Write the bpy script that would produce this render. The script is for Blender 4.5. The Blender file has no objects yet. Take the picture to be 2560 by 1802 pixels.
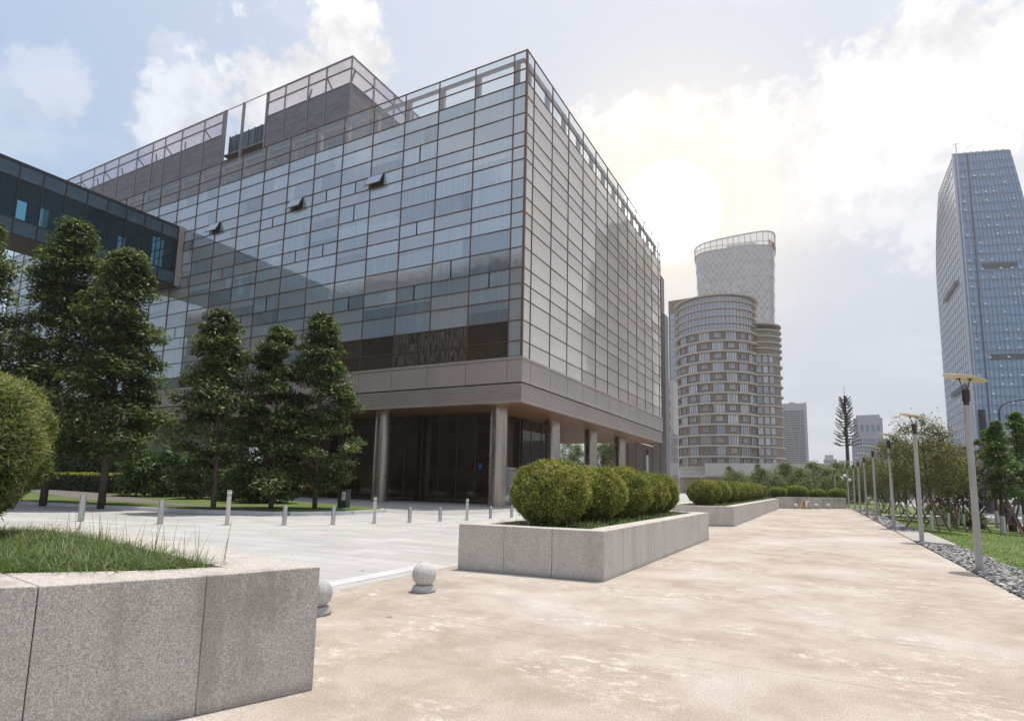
import bpy, bmesh, math, random
import numpy as np
from mathutils import Vector, Matrix

random.seed(7)
RNG = np.random.default_rng(7)
PI = math.pi
SC = bpy.context.scene
COL = SC.collection

# ------------------------------------------------------------------ camera
YAW = math.atan((2061 - 1280) / 1450.0)
PITCH, ROLL = 0.13, 0.022
cam_data = bpy.data.cameras.new('camera')
cam_data.sensor_width = 36.0
cam_data.lens = 36.0 * 1450.0 / 2560.0
cam_data.shift_y = (1018 - 901) / 2560.0
cam_data.clip_end = 6000
cam_data.clip_start = 0.05
cam = bpy.data.objects.new('camera', cam_data)
COL.objects.link(cam)
CAMROT = Matrix.Rotation(YAW, 4, 'Z') @ Matrix.Rotation(PI / 2 + PITCH, 4, 'X') @ Matrix.Rotation(ROLL, 4, 'Z')
cam.matrix_world = Matrix.Translation((0, 0, 1.6)) @ CAMROT
SC.camera = cam


def skydir(x, y):
    """direction of a photo pixel (2296 px wide frame) - used for placing the clouds of the sky"""
    s = 2560 / 2296
    d = CAMROT.to_3x3() @ Vector(((x * s - 1280) / 1450, -(y * s - 1018) / 1450, -1))
    return d.normalized()


# ------------------------------------------------------------------ light, sky, exposure
SUN_EL = math.radians(77)
SUN_AZ = math.atan2(0.30, 0.95)            # clockwise from +Y
SUN_DIR = Vector((math.sin(SUN_AZ) * math.cos(SUN_EL), math.cos(SUN_AZ) * math.cos(SUN_EL), math.sin(SUN_EL)))
sun_data = bpy.data.lights.new('sun', 'SUN')
sun_data.energy = 3.3
sun_data.angle = math.radians(0.6)
sun_data.color = (1.0, 0.93, 0.83)
sun = bpy.data.objects.new('sun', sun_data)
COL.objects.link(sun)
sun.rotation_euler = (-SUN_DIR).to_track_quat('-Z', 'Y').to_euler()

SC.view_settings.view_transform = 'Standard'
SC.view_settings.look = 'None'
SC.view_settings.exposure = 0.34
SC.view_settings.gamma = 1.0
SC.render.engine = 'CYCLES'
SC.cycles.use_denoising = True
SC.cycles.max_bounces = 8
SC.cycles.transparent_max_bounces = 12
SC.cycles.sample_clamp_indirect = 6
SC.cycles.volume_bounces = 0

world = bpy.data.worlds.new('World')
SC.world = world
world.use_nodes = True


class NT:
    """tiny wrapper that adds nodes and links"""
    def __init__(self, tree):
        self.t = tree
        tree.nodes.clear()

    def n(self, kind, **kw):
        nd = self.t.nodes.new('ShaderNode' + kind)
        for k, v in kw.items():
            setattr(nd, k, v)
        return nd

    def set(self, sock, v):
        if isinstance(v, bpy.types.NodeSocket):
            self.t.links.new(v, sock)
        elif v is not None:
            sock.default_value = v

    def math(self, op, a, b=None, c=None, clamp=False):
        nd = self.n('Math', operation=op, use_clamp=clamp)
        for i, v in enumerate((a, b, c)):
            self.set(nd.inputs[i], v)
        return nd.outputs[0]

    def vmath(self, op, a, b=None):
        nd = self.n('VectorMath', operation=op)
        self.set(nd.inputs[0], a)
        if b is not None:
            self.set(nd.inputs[1], b)
        return nd.outputs['Value'] if op in ('LENGTH', 'DISTANCE', 'DOT_PRODUCT') else nd.outputs[0]

    def noise(self, vec, scale, detail=4, rough=0.55, dist=0.0):
        nd = self.n('TexNoise')
        self.set(nd.inputs['Vector'], vec)
        nd.inputs['Scale'].default_value = scale
        nd.inputs['Detail'].default_value = detail
        nd.inputs['Roughness'].default_value = rough
        nd.inputs['Distortion'].default_value = dist
        return nd.outputs['Fac']

    def ramp(self, fac, stops, interp='LINEAR'):
        nd = self.n('ValToRGB')
        nd.color_ramp.interpolation = interp
        el = nd.color_ramp.elements
        while len(el) < len(stops):
            el.new(0.5)
        for e, (p, c) in zip(el, stops):
            e.position = p
            e.color = (c, c, c, 1) if isinstance(c, (int, float)) else (*c, 1)
        self.set(nd.inputs[0], fac)
        return nd.outputs[0]

    def mix(self, fac, a, b, blend='MIX'):
        nd = self.n('MixRGB', blend_type=blend)
        self.set(nd.inputs[0], fac)
        for i, v in ((1, a), (2, b)):
            if isinstance(v, (tuple, list)):
                v = (*v, 1) if len(v) == 3 else v
            self.set(nd.inputs[i], v)
        return nd.outputs[0]

    def mapr(self, v, a, b, c=0.0, d=1.0, smooth=True):
        nd = self.n('MapRange')
        nd.interpolation_type = 'SMOOTHSTEP' if smooth else 'LINEAR'
        self.set(nd.inputs[0], v)
        for i, x in zip((1, 2, 3, 4), (a, b, c, d)):
            nd.inputs[i].default_value = x
        return nd.outputs[0]


w = NT(world.node_tree)
w_out = w.n('OutputWorld')
sky = w.n('TexSky', sky_type='NISHITA')
sky.sun_disc = False
sky.sun_elevation = SUN_EL
sky.sun_rotation = SUN_AZ
sky.altitude = 20
sky.air_density = 1.3
sky.dust_density = 3.0
sky.ozone_density = 2.0
w_dir = w.vmath('NORMALIZE', w.n('TexCoord').outputs['Generated'])
w_wob = w.noise(w_dir, 5.0, 8, 0.62)
w_wob2 = w.noise(w.vmath('ADD', w_dir, (3.1, 1.7, 0.4)), 13.0, 8, 0.62)
w_wob3 = w.noise(w.vmath('ADD', w_dir, (0.7, 4.1, 2.4)), 38.0, 6, 0.6)
# cumulus heaps: (x, y, radius) in photo pixels, then opacity
HEAPS = [(775, 75, 95, .95), (805, 150, 110, .9), (690, 185, 110, .8), (600, 225, 120, .75), (450, 240, 105, .6), (390, 280, 80, .5),
         (118, 180, 55, .26), (128, 225, 50, .30), (60, 225, 60, .16), (385, 115, 40, .25),
         (2120, 150, 160, .9), (2240, 170, 170, .9), (2060, 110, 95, .8), (2010, 250, 170, .75), (1890, 290, 150, .7), (2180, 330, 220, .55),
         (1480, 300, 110, .95), (1400, 330, 110, .9), (1560, 350, 110, .9), (1340, 360, 120, .8), (1650, 420, 170, .7), (1800, 420, 160, .45)]
acc = None
for hx, hy, hr, ho in HEAPS:
    c = skydir(hx, hy)
    m = w.math('SUBTRACT', 1.0, w.math('DIVIDE', w.vmath('DISTANCE', w_dir, tuple(c)), hr / 1290.0))
    m = w.math('ADD', w.math('MULTIPLY', w.math('MAXIMUM', m, -1.0), 1.0), w.math('MULTIPLY', w.math('SUBTRACT', w_wob, 0.5), 1.7))
    m = w.math('ADD', m, w.math('MULTIPLY', w.math('SUBTRACT', w_wob2, 0.5), 1.5))
    m = w.math('ADD', m, w.math('MULTIPLY', w.math('SUBTRACT', w_wob3, 0.5), 1.3))
    m = w.math('MULTIPLY', w.mapr(m, 0.04, 0.46), ho)
    acc = m if acc is None else w.math('MAXIMUM', acc, m)
# scattered cloud in the rest of the sky (made stronger behind the camera as fill light)
w_st = w.vmath('MULTIPLY', w_dir, (1.0, 1.0, 2.2))
wisp = w.mapr(w.noise(w.vmath('ADD', w_st, (5.3, 0.2, 1.1)), 2.3, 9, 0.6, 0.4), 0.46, 0.74, 0.0, 0.62)
# milky veil of bright humid air, strongest around an added sun glow to the right of the roof
glow_c = skydir(1500, 480)
gl = w.vmath('DISTANCE', w_dir, tuple(glow_c))
veil = w.mapr(gl, 0.1, 0.95, 0.93, 0.10)
core = w.math('POWER', w.mapr(gl, 0.03, 0.34, 1.0, 0.0), 1.4)
hot = w.mapr(gl, 0.03, 0.085, 1.0, 0.0)  # flare disc added to the sky; the sun lamp shines from elsewhere
skyc = w.mix(1.0, sky.outputs[0], (0.105, 0.105, 0.105), 'MULTIPLY')
skyc = w.mix(0.42, skyc, (0.42, 0.545, 0.71))
skyc = w.mix(veil, skyc, (0.53, 0.545, 0.60))
back = w.mapr(w.vmath('DOT_PRODUCT', w_dir, tuple(skydir(1148, 800))), -0.1, 0.5, 1.0, 0.5)  # fuller cloud out of view, added to fill the shaded sides
skyc = w.mix(w.math('MULTIPLY', wisp, back), skyc, (0.90, 0.91, 0.95))
cl_sh = w.mapr(w.math('ADD', w.math('MULTIPLY', w_wob, .5), w.math('MULTIPLY', w_wob2, .5)), 0.38, 0.58, 0.74, 1.06)
skyc = w.mix(acc, skyc, w.mix(1.0, (0.77, 0.76, 0.76), cl_sh, 'MULTIPLY'))
skyc = w.mix(w.math('MULTIPLY', core, 0.9), skyc, (0.80, 0.74, 0.64))
skyc = w.mix(hot, skyc, (3.2, 3.0, 2.7))
w_bg = w.n('Background')
w.set(w_bg.inputs[0], skyc)
w_bg.inputs[1].default_value = 1.12
w.t.links.new(w_bg.outputs[0], w_out.inputs[0])

# ------------------------------------------------------------------ materials


def base_mat(name):
    m = bpy.data.materials.new(name)
    m.use_nodes = True
    k = NT(m.node_tree)
    out = k.n('OutputMaterial')
    b = k.n('BsdfPrincipled')
    k.t.links.new(b.outputs[0], out.inputs[0])
    return m, k, b, out


def bump(k, b, h, strength=0.3, dist=0.02):
    bp = k.n('Bump')
    bp.inputs['Strength'].default_value = strength
    bp.inputs['Distance'].default_value = dist
    k.set(bp.inputs['Height'], h)
    k.t.links.new(bp.outputs[0], b.inputs['Normal'])


def obj_co(k):
    return k.n('TexCoord').outputs['Object']


def wpos(k):
    return k.n('NewGeometry').outputs['Position']


def plain(name, col, rough=0.5, metal=0.0, var=0.12, vscale=3.0, ior=1.45):
    m, k, b, o = base_mat(name)
    n = k.noise(wpos(k), vscale, 5, 0.6)
    c = k.mix(1.0, (*col, 1), k.mapr(n, 0.3, 0.7, 1 - var, 1 + var, False), 'MULTIPLY')
    k.set(b.inputs['Base Color'], c)
    b.inputs['Roughness'].default_value = rough
    b.inputs['Metallic'].default_value = metal
    b.inputs['IOR'].default_value = ior
    return m


def leafmat(name, c1, c2, c3, trans=0.25, rough=0.45):
    m, k, b, o = base_mat(name)
    a = k.n('Attribute', attribute_name='tint')
    c = k.ramp(a.outputs['Fac'], [(0.0, c1), (0.55, c2), (1.0, c3)])
    k.set(b.inputs['Base Color'], c)
    b.inputs['Roughness'].default_value = rough
    b.inputs['Specular IOR Level'].default_value = 0.4
    tr = k.n('BsdfTranslucent')
    k.set(tr.inputs[0], k.mix(1.0, c, (1.5, 1.5, 0.6, 1), 'MULTIPLY'))
    mx = k.n('MixShader')
    mx.inputs[0].default_value = trans
    k.t.links.new(b.outputs[0], mx.inputs[1])
    k.t.links.new(tr.outputs[0], mx.inputs[2])
    k.t.links.new(mx.outputs[0], o.inputs[0])
    return m


def m_path():
    m, k, b, o = base_mat('washed_sand_concrete')
    p = wpos(k)
    big = k.noise(p, 0.35, 5, 0.6, 0.3)
    mid = k.noise(p, 1.6, 6, 0.65, 0.4)
    fine = k.noise(p, 60.0, 3, 0.7)
    grit = k.n('TexVoronoi')
    k.set(grit.inputs['Vector'], p)
    grit.inputs['Scale'].default_value = 95
    c = k.mix(k.mapr(mid, 0.3, 0.7), (0.325, 0.265, 0.212), (0.425, 0.362, 0.302))
    c = k.mix(k.mapr(big, 0.42, 0.72), c, (0.50, 0.455, 0.41))
    c = k.mix(k.math('MULTIPLY', k.mapr(k.noise(p, 0.55, 5, 0.6), 0.52, 0.75), 0.28), c, (0.27, 0.21, 0.165))
    # lime bloom: crisp pale flecks inside patches
    s1 = k.mapr(k.noise(k.vmath('ADD', p, (11, 3, 0)), 0.8, 4, 0.6), 0.44, 0.66)
    s2 = k.mapr(k.noise(k.vmath('MULTIPLY', p, (5.0, 8.0, 1.0)), 1.0, 8, 0.76, 0.25), 0.48, 0.65)
    c = k.mix(k.math('MULTIPLY', k.math('MULTIPLY', s1, s2), 0.62), c, (0.74, 0.705, 0.66))
    c = k.mix(1.0, c, k.mapr(fine, 0.25, 0.75, 0.66, 1.32, False), 'MULTIPLY')
    c = k.mix(1.0, c, k.mapr(grit.outputs['Distance'], 0.0, 0.8, 0.88, 1.1, False), 'MULTIPLY')
    # control joints across the walk every six metres, and a few thin cracks
    sx = k.n('SeparateXYZ')
    k.set(sx.inputs[0], p)
    yy = k.math('ADD', sx.outputs['Y'], k.math('MULTIPLY', k.noise(p, 3.0, 3), 0.03))
    jt = k.math('ABSOLUTE', k.math('SUBTRACT', k.math('FRACT', k.math('DIVIDE', k.math('ADD', yy, 0.12), 6.0)), 0.5))
    jm = k.mapr(jt, 0.4982, 0.4997, 0.0, 0.55)
    c = k.mix(jm, c, (0.16, 0.12, 0.10))
    k.set(b.inputs['Base Color'], c)
    b.inputs['Roughness'].default_value = 0.85
    bump(k, b, k.math('ADD', fine, k.math('MULTIPLY', mid, 0.6)), 0.35, 0.012)
    return m


def m_plaza():
    m, k, b, o = base_mat('pale_stone_paving')
    p = wpos(k)
    br = k.n('TexBrick')
    k.set(br.inputs['Vector'], p)
    br.inputs['Scale'].default_value = 1.0
    br.inputs['Brick Width'].default_value = 1.2
    br.inputs['Row Height'].default_value = 0.6
    br.inputs['Mortar Size'].default_value = 0.007
    br.inputs['Color1'].default_value = (0.43, 0.415, 0.40, 1)
    br.inputs['Color2'].default_value = (0.50, 0.485, 0.47, 1)
    br.inputs['Mortar'].default_value = (0.22, 0.21, 0.20, 1)
    n = k.noise(p, 0.5, 6, 0.65, 0.5)
    st = k.mapr(k.noise(k.vmath('MULTIPLY', p, (0.25, 1.6, 1)), 1.0, 5, 0.6), 0.45, 0.75, 1.0, 0.86)
    c = k.mix(1.0, br.outputs['Color'], k.mapr(n, 0.3, 0.7, 0.88, 1.08, False), 'MULTIPLY')
    c = k.mix(1.0, c, st, 'MULTIPLY')
    c = k.mix(1.0, c, k.mapr(k.noise(p, 80, 2), 0.2, 0.8, 0.93, 1.07, False), 'MULTIPLY')
    k.set(b.inputs['Base Color'], c)
    b.inputs['Roughness'].default_value = 0.7
    return m


def m_granite(name='flamed_grey_granite', base=(0.52, 0.475, 0.43), stain=.5):
    m, k, b, o = base_mat(name)
    p = wpos(k)
    v = k.n('TexVoronoi')
    k.set(v.inputs['Vector'], p)
    v.inputs['Scale'].default_value = 150
    f1 = k.noise(p, 130, 3, 0.75)
    f2 = k.noise(p, 36, 4, 0.7)
    sp = k.n('SeparateColor')
    k.set(sp.inputs[0], v.outputs['Color'])
    g = k.mapr(sp.outputs[0], 0.0, 1.0, 0.62, 1.25, False)
    c = k.mix(1.0, (*base, 1), g, 'MULTIPLY')
    c = k.mix(1.0, c, k.mapr(f1, 0.25, 0.75, 0.66, 1.32, False), 'MULTIPLY')
    c = k.mix(1.0, c, k.mapr(f2, 0.3, 0.7, 0.88, 1.12, False), 'MULTIPLY')
    # rain runs and grime (browner, vertical)
    run = k.noise(k.vmath('MULTIPLY', p, (2.6, 2.6, 0.35)), 1.0, 5, 0.6)
    blot = k.noise(p, 1.7, 5, 0.65)
    sz = k.n('SeparateXYZ')
    k.set(sz.inputs[0], p)
    gm = k.math('MULTIPLY', k.mapr(run, 0.40, 0.60), k.mapr(blot, 0.36, 0.58))
    c = k.mix(k.math('MULTIPLY', gm, stain), c, (0.20, 0.165, 0.13))
    gn = k.n('SeparateXYZ')
    k.set(gn.inputs[0], k.n('NewGeometry').outputs['Normal'])
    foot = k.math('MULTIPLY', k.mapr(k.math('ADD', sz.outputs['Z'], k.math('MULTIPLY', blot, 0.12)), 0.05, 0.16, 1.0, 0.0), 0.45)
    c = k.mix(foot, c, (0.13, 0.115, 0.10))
    k.set(b.inputs['Base Color'], c)
    b.inputs['Roughness'].default_value = 0.75
    bump(k, b, f1, 0.25, 0.006)
    return m


def m_lawn():
    m, k, b, o = base_mat('mown_grass')
    p = wpos(k)
    a = k.noise(p, 0.45, 5, 0.65)
    f = k.noise(k.vmath('MULTIPLY', p, (1, 1, 0.3)), 45, 4, 0.7)
    g = k.noise(p, 9, 4, 0.7)
    c = k.mix(k.mapr(a, 0.35, 0.68), (0.085, 0.15, 0.022), (0.17, 0.215, 0.04))
    c = k.mix(k.mapr(g, 0.5, 0.75, 0, 0.6), c, (0.06, 0.11, 0.018))
    c = k.mix(1.0, c, k.mapr(f, 0.25, 0.75, 0.45, 1.5, False), 'MULTIPLY')
    k.set(b.inputs['Base Color'], c)
    b.inputs['Roughness'].default_value = 0.8
    bump(k, b, f, 0.8, 0.05)
    return m


def m_road():
    m, k, b, o = base_mat('worn_asphalt')
    p = wpos(k)
    c = k.mix(k.mapr(k.noise(p, 0.3, 5), 0.3, 0.7), (0.15, 0.155, 0.17), (0.22, 0.225, 0.24))
    c = k.mix(1.0, c, k.mapr(k.noise(p, 50, 3), 0.2, 0.8, 0.85, 1.15, False), 'MULTIPLY')
    k.set(b.inputs['Base Color'], c)
    b.inputs['Roughness'].default_value = 0.7
    return m


def m_pane(name, lo, hi, rough=0.02, ior=2.1, streak=0.25, tint=(1, 1, 1), warp=0.012):
    """coated curtain-wall glass with a blind or back panel close behind it"""
    m, k, b, o = base_mat(name)
    a = k.n('Attribute', attribute_name='tint')
    p = wpos(k)
    st = k.noise(k.vmath('MULTIPLY', p, (7.0, 7.0, 0.12)), 1.0, 4, 0.6)
    c = k.mix(a.outputs['Fac'], lo, hi)
    c = k.mix(1.0, c, k.mapr(st, 0.3, 0.7, 1 - streak, 1 + streak * 0.5, False), 'MULTIPLY')
    k.set(b.inputs['Base Color'], c)
    k.set(b.inputs['Roughness'], k.mapr(st, 0.3, 0.8, rough, rough + 0.05))
    b.inputs['IOR'].default_value = ior
    b.inputs['Specular Tint'].default_value = (*tint, 1)
    bump(k, b, k.noise(p, 0.9, 2, 0.5), 0.5, warp)
    return m


def m_barcode():
    m, k, b, o = base_mat('printed_glass_dark_strokes')
    p = wpos(k)
    st = k.noise(k.vmath('MULTIPLY', p, (11.0, 11.0, 1.3)), 1.0, 1, 0.4)
    c = k.mix(k.mapr(st, 0.47, 0.53), (0.05, 0.038, 0.028), (0.125, 0.115, 0.092))
    k.set(b.inputs['Base Color'], c)
    b.inputs['Roughness'].default_value = 0.06
    b.inputs['IOR'].default_value = 1.7
    return m


def m_clear(name, tint=(0.80, 0.87, 0.90), transp=0.62, body=(0.5, 0.55, 0.58), ior=1.7):
    m, k, b, o = base_mat(name)
    k.set(b.inputs['Base Color'], (*body, 1))
    b.inputs['Roughness'].default_value = 0.03
    b.inputs['IOR'].default_value = ior
    t = k.n('BsdfTransparent')
    t.inputs[0].default_value = (*tint, 1)
    mx = k.n('MixShader')
    mx.inputs[0].default_value = transp
    k.t.links.new(b.outputs[0], mx.inputs[1])
    k.t.links.new(t.outputs[0], mx.inputs[2])
    k.t.links.new(mx.outputs[0], o.inputs[0])
    return m


def m_planks(name, col, step, axis='Y', rough=0.4, metal=0.3):
    """boards / metal strips with open joints along one axis"""
    m, k, b, o = base_mat(name)
    p = wpos(k)
    s = k.n('SeparateXYZ')
    k.set(s.inputs[0], p)
    f = k.math('FRACT', k.math('DIVIDE', s.outputs[axis], step))
    j = k.mapr(k.math('ABSOLUTE', k.math('SUBTRACT', f, 0.5)), 0.43, 0.46)
    n = k.noise(p, 1.2, 4)
    c = k.mix(1.0, (*col, 1), k.mapr(n, 0.3, 0.7, 0.8, 1.15, False), 'MULTIPLY')
    c = k.mix(j, c, tuple(x * 0.12 for x in col))
    k.set(b.inputs['Base Color'], c)
    b.inputs['Roughness'].default_value = rough
    b.inputs['Metallic'].default_value = metal
    return m


def m_blocks(name, c1, c2, mort, bw, rh, ms=0.02, rough=0.75):
    m, k, b, o = base_mat(name)
    tc = obj_co(k)
    s = k.n('SeparateXYZ')
    k.set(s.inputs[0], tc)
    cb = k.n('CombineXYZ')
    k.set(cb.inputs[0], k.math('ADD', s.outputs['X'], s.outputs['Y']))
    k.set(cb.inputs[1], s.outputs['Z'])
    br = k.n('TexBrick')
    k.set(br.inputs['Vector'], cb.outputs[0])
    br.inputs['Scale'].default_value = 1
    br.inputs['Brick Width'].default_value = bw
    br.inputs['Row Height'].default_value = rh
    br.inputs['Mortar Size'].default_value = ms
    for nm, c in (('Color1', c1), ('Color2', c2), ('Mortar', mort)):
        br.inputs[nm].default_value = (*c, 1)
    c = k.mix(1.0, br.outputs['Color'], k.mapr(k.noise(tc, 2.0, 5), 0.3, 0.7, 0.85, 1.12, False), 'MULTIPLY')
    k.set(b.inputs['Base Color'], c)
    b.inputs['Roughness'].default_value = rough
    return m


def m_steel(name='brushed_steel', col=(0.42, 0.40, 0.38), rough=0.34):
    m, k, b, o = base_mat(name)
    p = wpos(k)
    st = k.noise(k.vmath('MULTIPLY', p, (9, 9, 0.35)), 1.0, 2)
    k.set(b.inputs['Base Color'], k.mix(1.0, (*col, 1), k.mapr(st, 0.3, 0.7, 0.85, 1.1, False), 'MULTIPLY'))
    b.inputs['Metallic'].default_value = 0.85
    k.set(b.inputs['Roughness'], k.mapr(k.noise(p, 0.9, 2), 0.3, 0.7, rough - 0.03, rough + 0.06))
    return m


def m_mesh_screen():
    """perforated brown-grey metal sheets, faint panel seams, slightly see-through"""
    m, k, b, o = base_mat('perforated_metal_sheet')
    p = wpos(k)
    n = k.noise(k.vmath('MULTIPLY', p, (1.0, 1.0, 3.0)), 0.9, 4)
    pf = k.noise(p, 14, 2)
    c = k.mix(k.mapr(n, 0.3, 0.7), (0.17, 0.15, 0.155), (0.235, 0.21, 0.21))
    c = k.mix(1.0, c, k.mapr(pf, 0.3, 0.7, 0.85, 1.1, False), 'MULTIPLY')
    k.set(b.inputs['Base Color'], c)
    b.inputs['Roughness'].default_value = 0.55
    b.inputs['Metallic'].default_value = 0.2
    return m


M = {}
M['path'] = m_path()
M['plaza'] = m_plaza()
M['granite'] = m_granite()
M['granite_clean'] = m_granite('pale_grey_granite', (0.56, 0.515, 0.47), .22)
M['granite_pale'] = m_granite('polished_pale_granite', (0.55, 0.535, 0.52))
M['lawn'] = m_lawn()
M['road'] = m_road()
M['earth'] = plain('dry_earth', (0.16, 0.12, 0.085), 0.9, 0, 0.3, 2.5)
M['soil'] = plain('dark_planting_soil', (0.06, 0.045, 0.03), 0.95, 0, 0.4, 9)
M['kerb'] = plain('light_kerb_stone', (0.55, 0.54, 0.53), 0.75, 0, 0.12, 2)
M['slab'] = plain('grey_concrete_slab', (0.36, 0.345, 0.32), 0.85, 0, 0.15, 1.6)
M['ramp'] = plain('grey_brown_asphalt', (0.17, 0.15, 0.135), 0.85, 0, 0.2, 1.5)
M['pane'] = m_pane('blind_backed_glass', (0.16, 0.205, 0.24), (0.47, 0.555, 0.62), ior=3.0, streak=0.15)  # blue of the reflected sky is put into the pane tints
M['pane_dark'] = m_pane('dark_room_glass', (0.03, 0.022, 0.016), (0.075, 0.055, 0.04), ior=1.6)
M['pane_warm'] = m_pane('spandrel_glass_grey', (0.30, 0.325, 0.35), (0.40, 0.425, 0.45), ior=3.0, streak=0.08)
M['pane_right'] = m_pane('flare_warmed_reflective_glass', (0.54, 0.45, 0.37), (0.68, 0.585, 0.495), ior=3.0, streak=0.06, tint=(1.0, .95, .88))  # golden flare light is put into the glass colour and specular tint
M['barcode'] = m_barcode()
M['clear'] = m_clear('clear_parapet_glass', (0.88, 0.93, 0.95), 0.72)
M['mullion'] = plain('flare_warmed_brown_mullion_paint', (0.17, 0.092, 0.06), 0.45, 0.3, 0.1, 2)  # brown frames, with the flare's orange cast painted in
M['fascia'] = plain('flare_warmed_aluminium_cladding', (0.43, 0.355, 0.32), 0.42, 0.25, 0.05, 0.6)  # grey metal, its colour warmed to carry the flare light
M['fascia_dark'] = plain('shadow_gap_grey', (0.06, 0.05, 0.048), 0.7, 0, 0.1, 1)
M['soffit'] = m_planks('flare_warmed_brown_soffit_strips', (0.33, 0.165, 0.09), 0.62, 'Y', .42, .2)  # brown strips, colour pushed towards copper for the flare's warmth
M['column'] = m_steel('flare_warmed_grey_column_cladding', (0.42, 0.35, 0.295), 0.27)  # steel cladding; the bronze tone is warm flare light in the colour
M['steel'] = m_steel('brushed_steel', (0.52, 0.50, 0.47), 0.32)
M['lobby'] = m_clear('dark_lobby_glass', (0.50, 0.38, 0.28), 0.58, (0.05, 0.032, 0.022), 2.3)
M['lobby_in'] = plain('dark_interior', (0.16, 0.10, 0.07), 0.8, 0, 0.3, 0.8)
M['wood'] = plain('light_wood_front', (0.30, 0.19, 0.10), 0.5, 0, 0.15, 4)
M['stone'] = m_blocks('grey_stone_blocks', (0.30, 0.295, 0.30), (0.36, 0.35, 0.35), (0.12, 0.12, 0.12), 2.4, 0.6)
M['louvre'] = m_planks('black_louvre_blades', (0.05, 0.04, 0.045), 0.28, 'Z', 0.5, 0.2)
M['screen'] = m_mesh_screen()
M['frame'] = plain('grey_brown_roof_frame', (0.24, 0.215, 0.21), 0.5, 0.3, 0.08, 1)
M['screen_clear'] = m_clear('thin_wire_mesh', (0.93, 0.90, 0.92), 0.72, (0.55, 0.50, 0.50))
M['roof'] = plain('roof_gravel', (0.32, 0.31, 0.30), 0.9, 0, 0.1, 3)
M['bridge_glass'] = m_pane('teal_black_glass', (0.010, 0.034, 0.048), (0.028, 0.07, 0.09), ior=1.45, streak=0.3)
M['bridge_band'] = m_pane('blue_grey_frit_glass', (0.045, 0.085, 0.11), (0.07, 0.115, 0.145), ior=1.4, streak=0.12)
M['bridge_sof'] = plain('dark_bridge_soffit', (0.035, 0.03, 0.028), 0.5, 0.2, 0.1, 1)
M['bridge_open'] = m_clear('clear_bridge_glass', (0.46, 0.72, 0.80), 0.80, (0.03, 0.09, 0.11))
M['black_frame'] = plain('black_frame_paint', (0.018, 0.018, 0.02), 0.4, 0.2, 0.1, 2)
M['lamp_pole'] = plain('light_grey_pole_paint', (0.46, 0.43, 0.40), 0.5, 0.1, 0.08, 2)
M['lamp_dark'] = plain('dark_brown_metal', (0.07, 0.045, 0.035), 0.45, 0.4, 0.1, 6)
M['lamp_disc'] = plain('cream_painted_disc', (0.68, 0.59, 0.45), 0.6, 0, 0.06, 5)
M['bark'] = plain('brown_bark', (0.085, 0.065, 0.05), 0.9, 0, 0.35, 9)
M['limewash'] = plain('white_limewashed_bark', (0.62, 0.60, 0.57), 0.9, 0, 0.12, 6)
M['leaf'] = leafmat('camphor_leaves', (0.024, 0.040, 0.014), (0.082, 0.118, 0.038), (0.36, 0.41, 0.19), 0.40, 0.46)  # palest tint raised to stand in for leaves catching the sun
M['leaf_olive'] = leafmat('olive_small_leaves', (0.065, 0.066, 0.027), (0.145, 0.145, 0.055), (0.30, 0.26, 0.14), 0.35, 0.5)
M['leaf_far'] = leafmat('park_tree_leaves', (0.055, 0.085, 0.026), (0.125, 0.165, 0.052), (0.26, 0.30, 0.12), 0.35, 0.5)
M['leaf_near'] = leafmat('street_tree_leaves', (0.05, 0.095, 0.02), (0.14, 0.21, 0.045), (0.32, 0.39, 0.12), 0.4, 0.5)
M['leaf_red'] = leafmat('dark_red_leaves', (0.022, 0.014, 0.014), (0.05, 0.03, 0.028), (0.10, 0.06, 0.045), 0.2)
M['bamboo'] = leafmat('bamboo_leaves', (0.055, 0.085, 0.012), (0.215, 0.245, 0.042), (0.48, 0.42, 0.15), 0.28, 0.5)
M['bamboo_green'] = leafmat('green_bamboo_leaves', (0.03, 0.06, 0.012), (0.14, 0.185, 0.042), (0.42, 0.39, 0.19), 0.28, 0.45)
M['box'] = leafmat('boxwood_leaves', (0.09, 0.14, 0.02), (0.19, 0.27, 0.045), (0.36, 0.44, 0.11), 0.3)
M['dark_bush'] = leafmat('dark_shrub_leaves', (0.02, 0.045, 0.012), (0.065, 0.12, 0.03), (0.20, 0.29, 0.085), 0.35)
M['hedge'] = leafmat('privet_leaves', (0.018, 0.035, 0.012), (0.035, 0.055, 0.018), (0.06, 0.09, 0.02), 0.2)
M['hedge_top'] = leafmat('golden_privet_leaves', (0.22, 0.24, 0.02), (0.36, 0.36, 0.035), (0.50, 0.48, 0.08), 0.3)
M['grass'] = leafmat('long_grass_blades', (0.045, 0.075, 0.022), (0.11, 0.16, 0.045), (0.30, 0.34, 0.16), 0.3, 0.5)
M['shortgrass'] = leafmat('short_lawn_blades', (0.06, 0.12, 0.015), (0.12, 0.19, 0.025), (0.24, 0.30, 0.06), 0.3, 0.6)
M['twig'] = plain('dark_twigs', (0.035, 0.035, 0.016), 0.95, 0, 0.4, 14)
M['pebble'] = leafmat('slate_pebbles', (0.10, 0.098, 0.098), (0.25, 0.24, 0.232), (0.50, 0.475, 0.455), 0.0, 0.75)
M['stake'] = plain('brown_wood_stake', (0.17, 0.10, 0.07), 0.8, 0, 0.2, 5)
M['white_paint'] = plain('white_car_paint', (0.80, 0.80, 0.80), 0.22, 0, 0.02, 1)
M['red_paint'] = plain('dark_red_car_paint', (0.12, 0.015, 0.02), 0.22, 0, 0.02, 1)
M['tyre'] = plain('black_rubber', (0.02, 0.02, 0.02), 0.85, 0, 0.1, 5)
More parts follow.
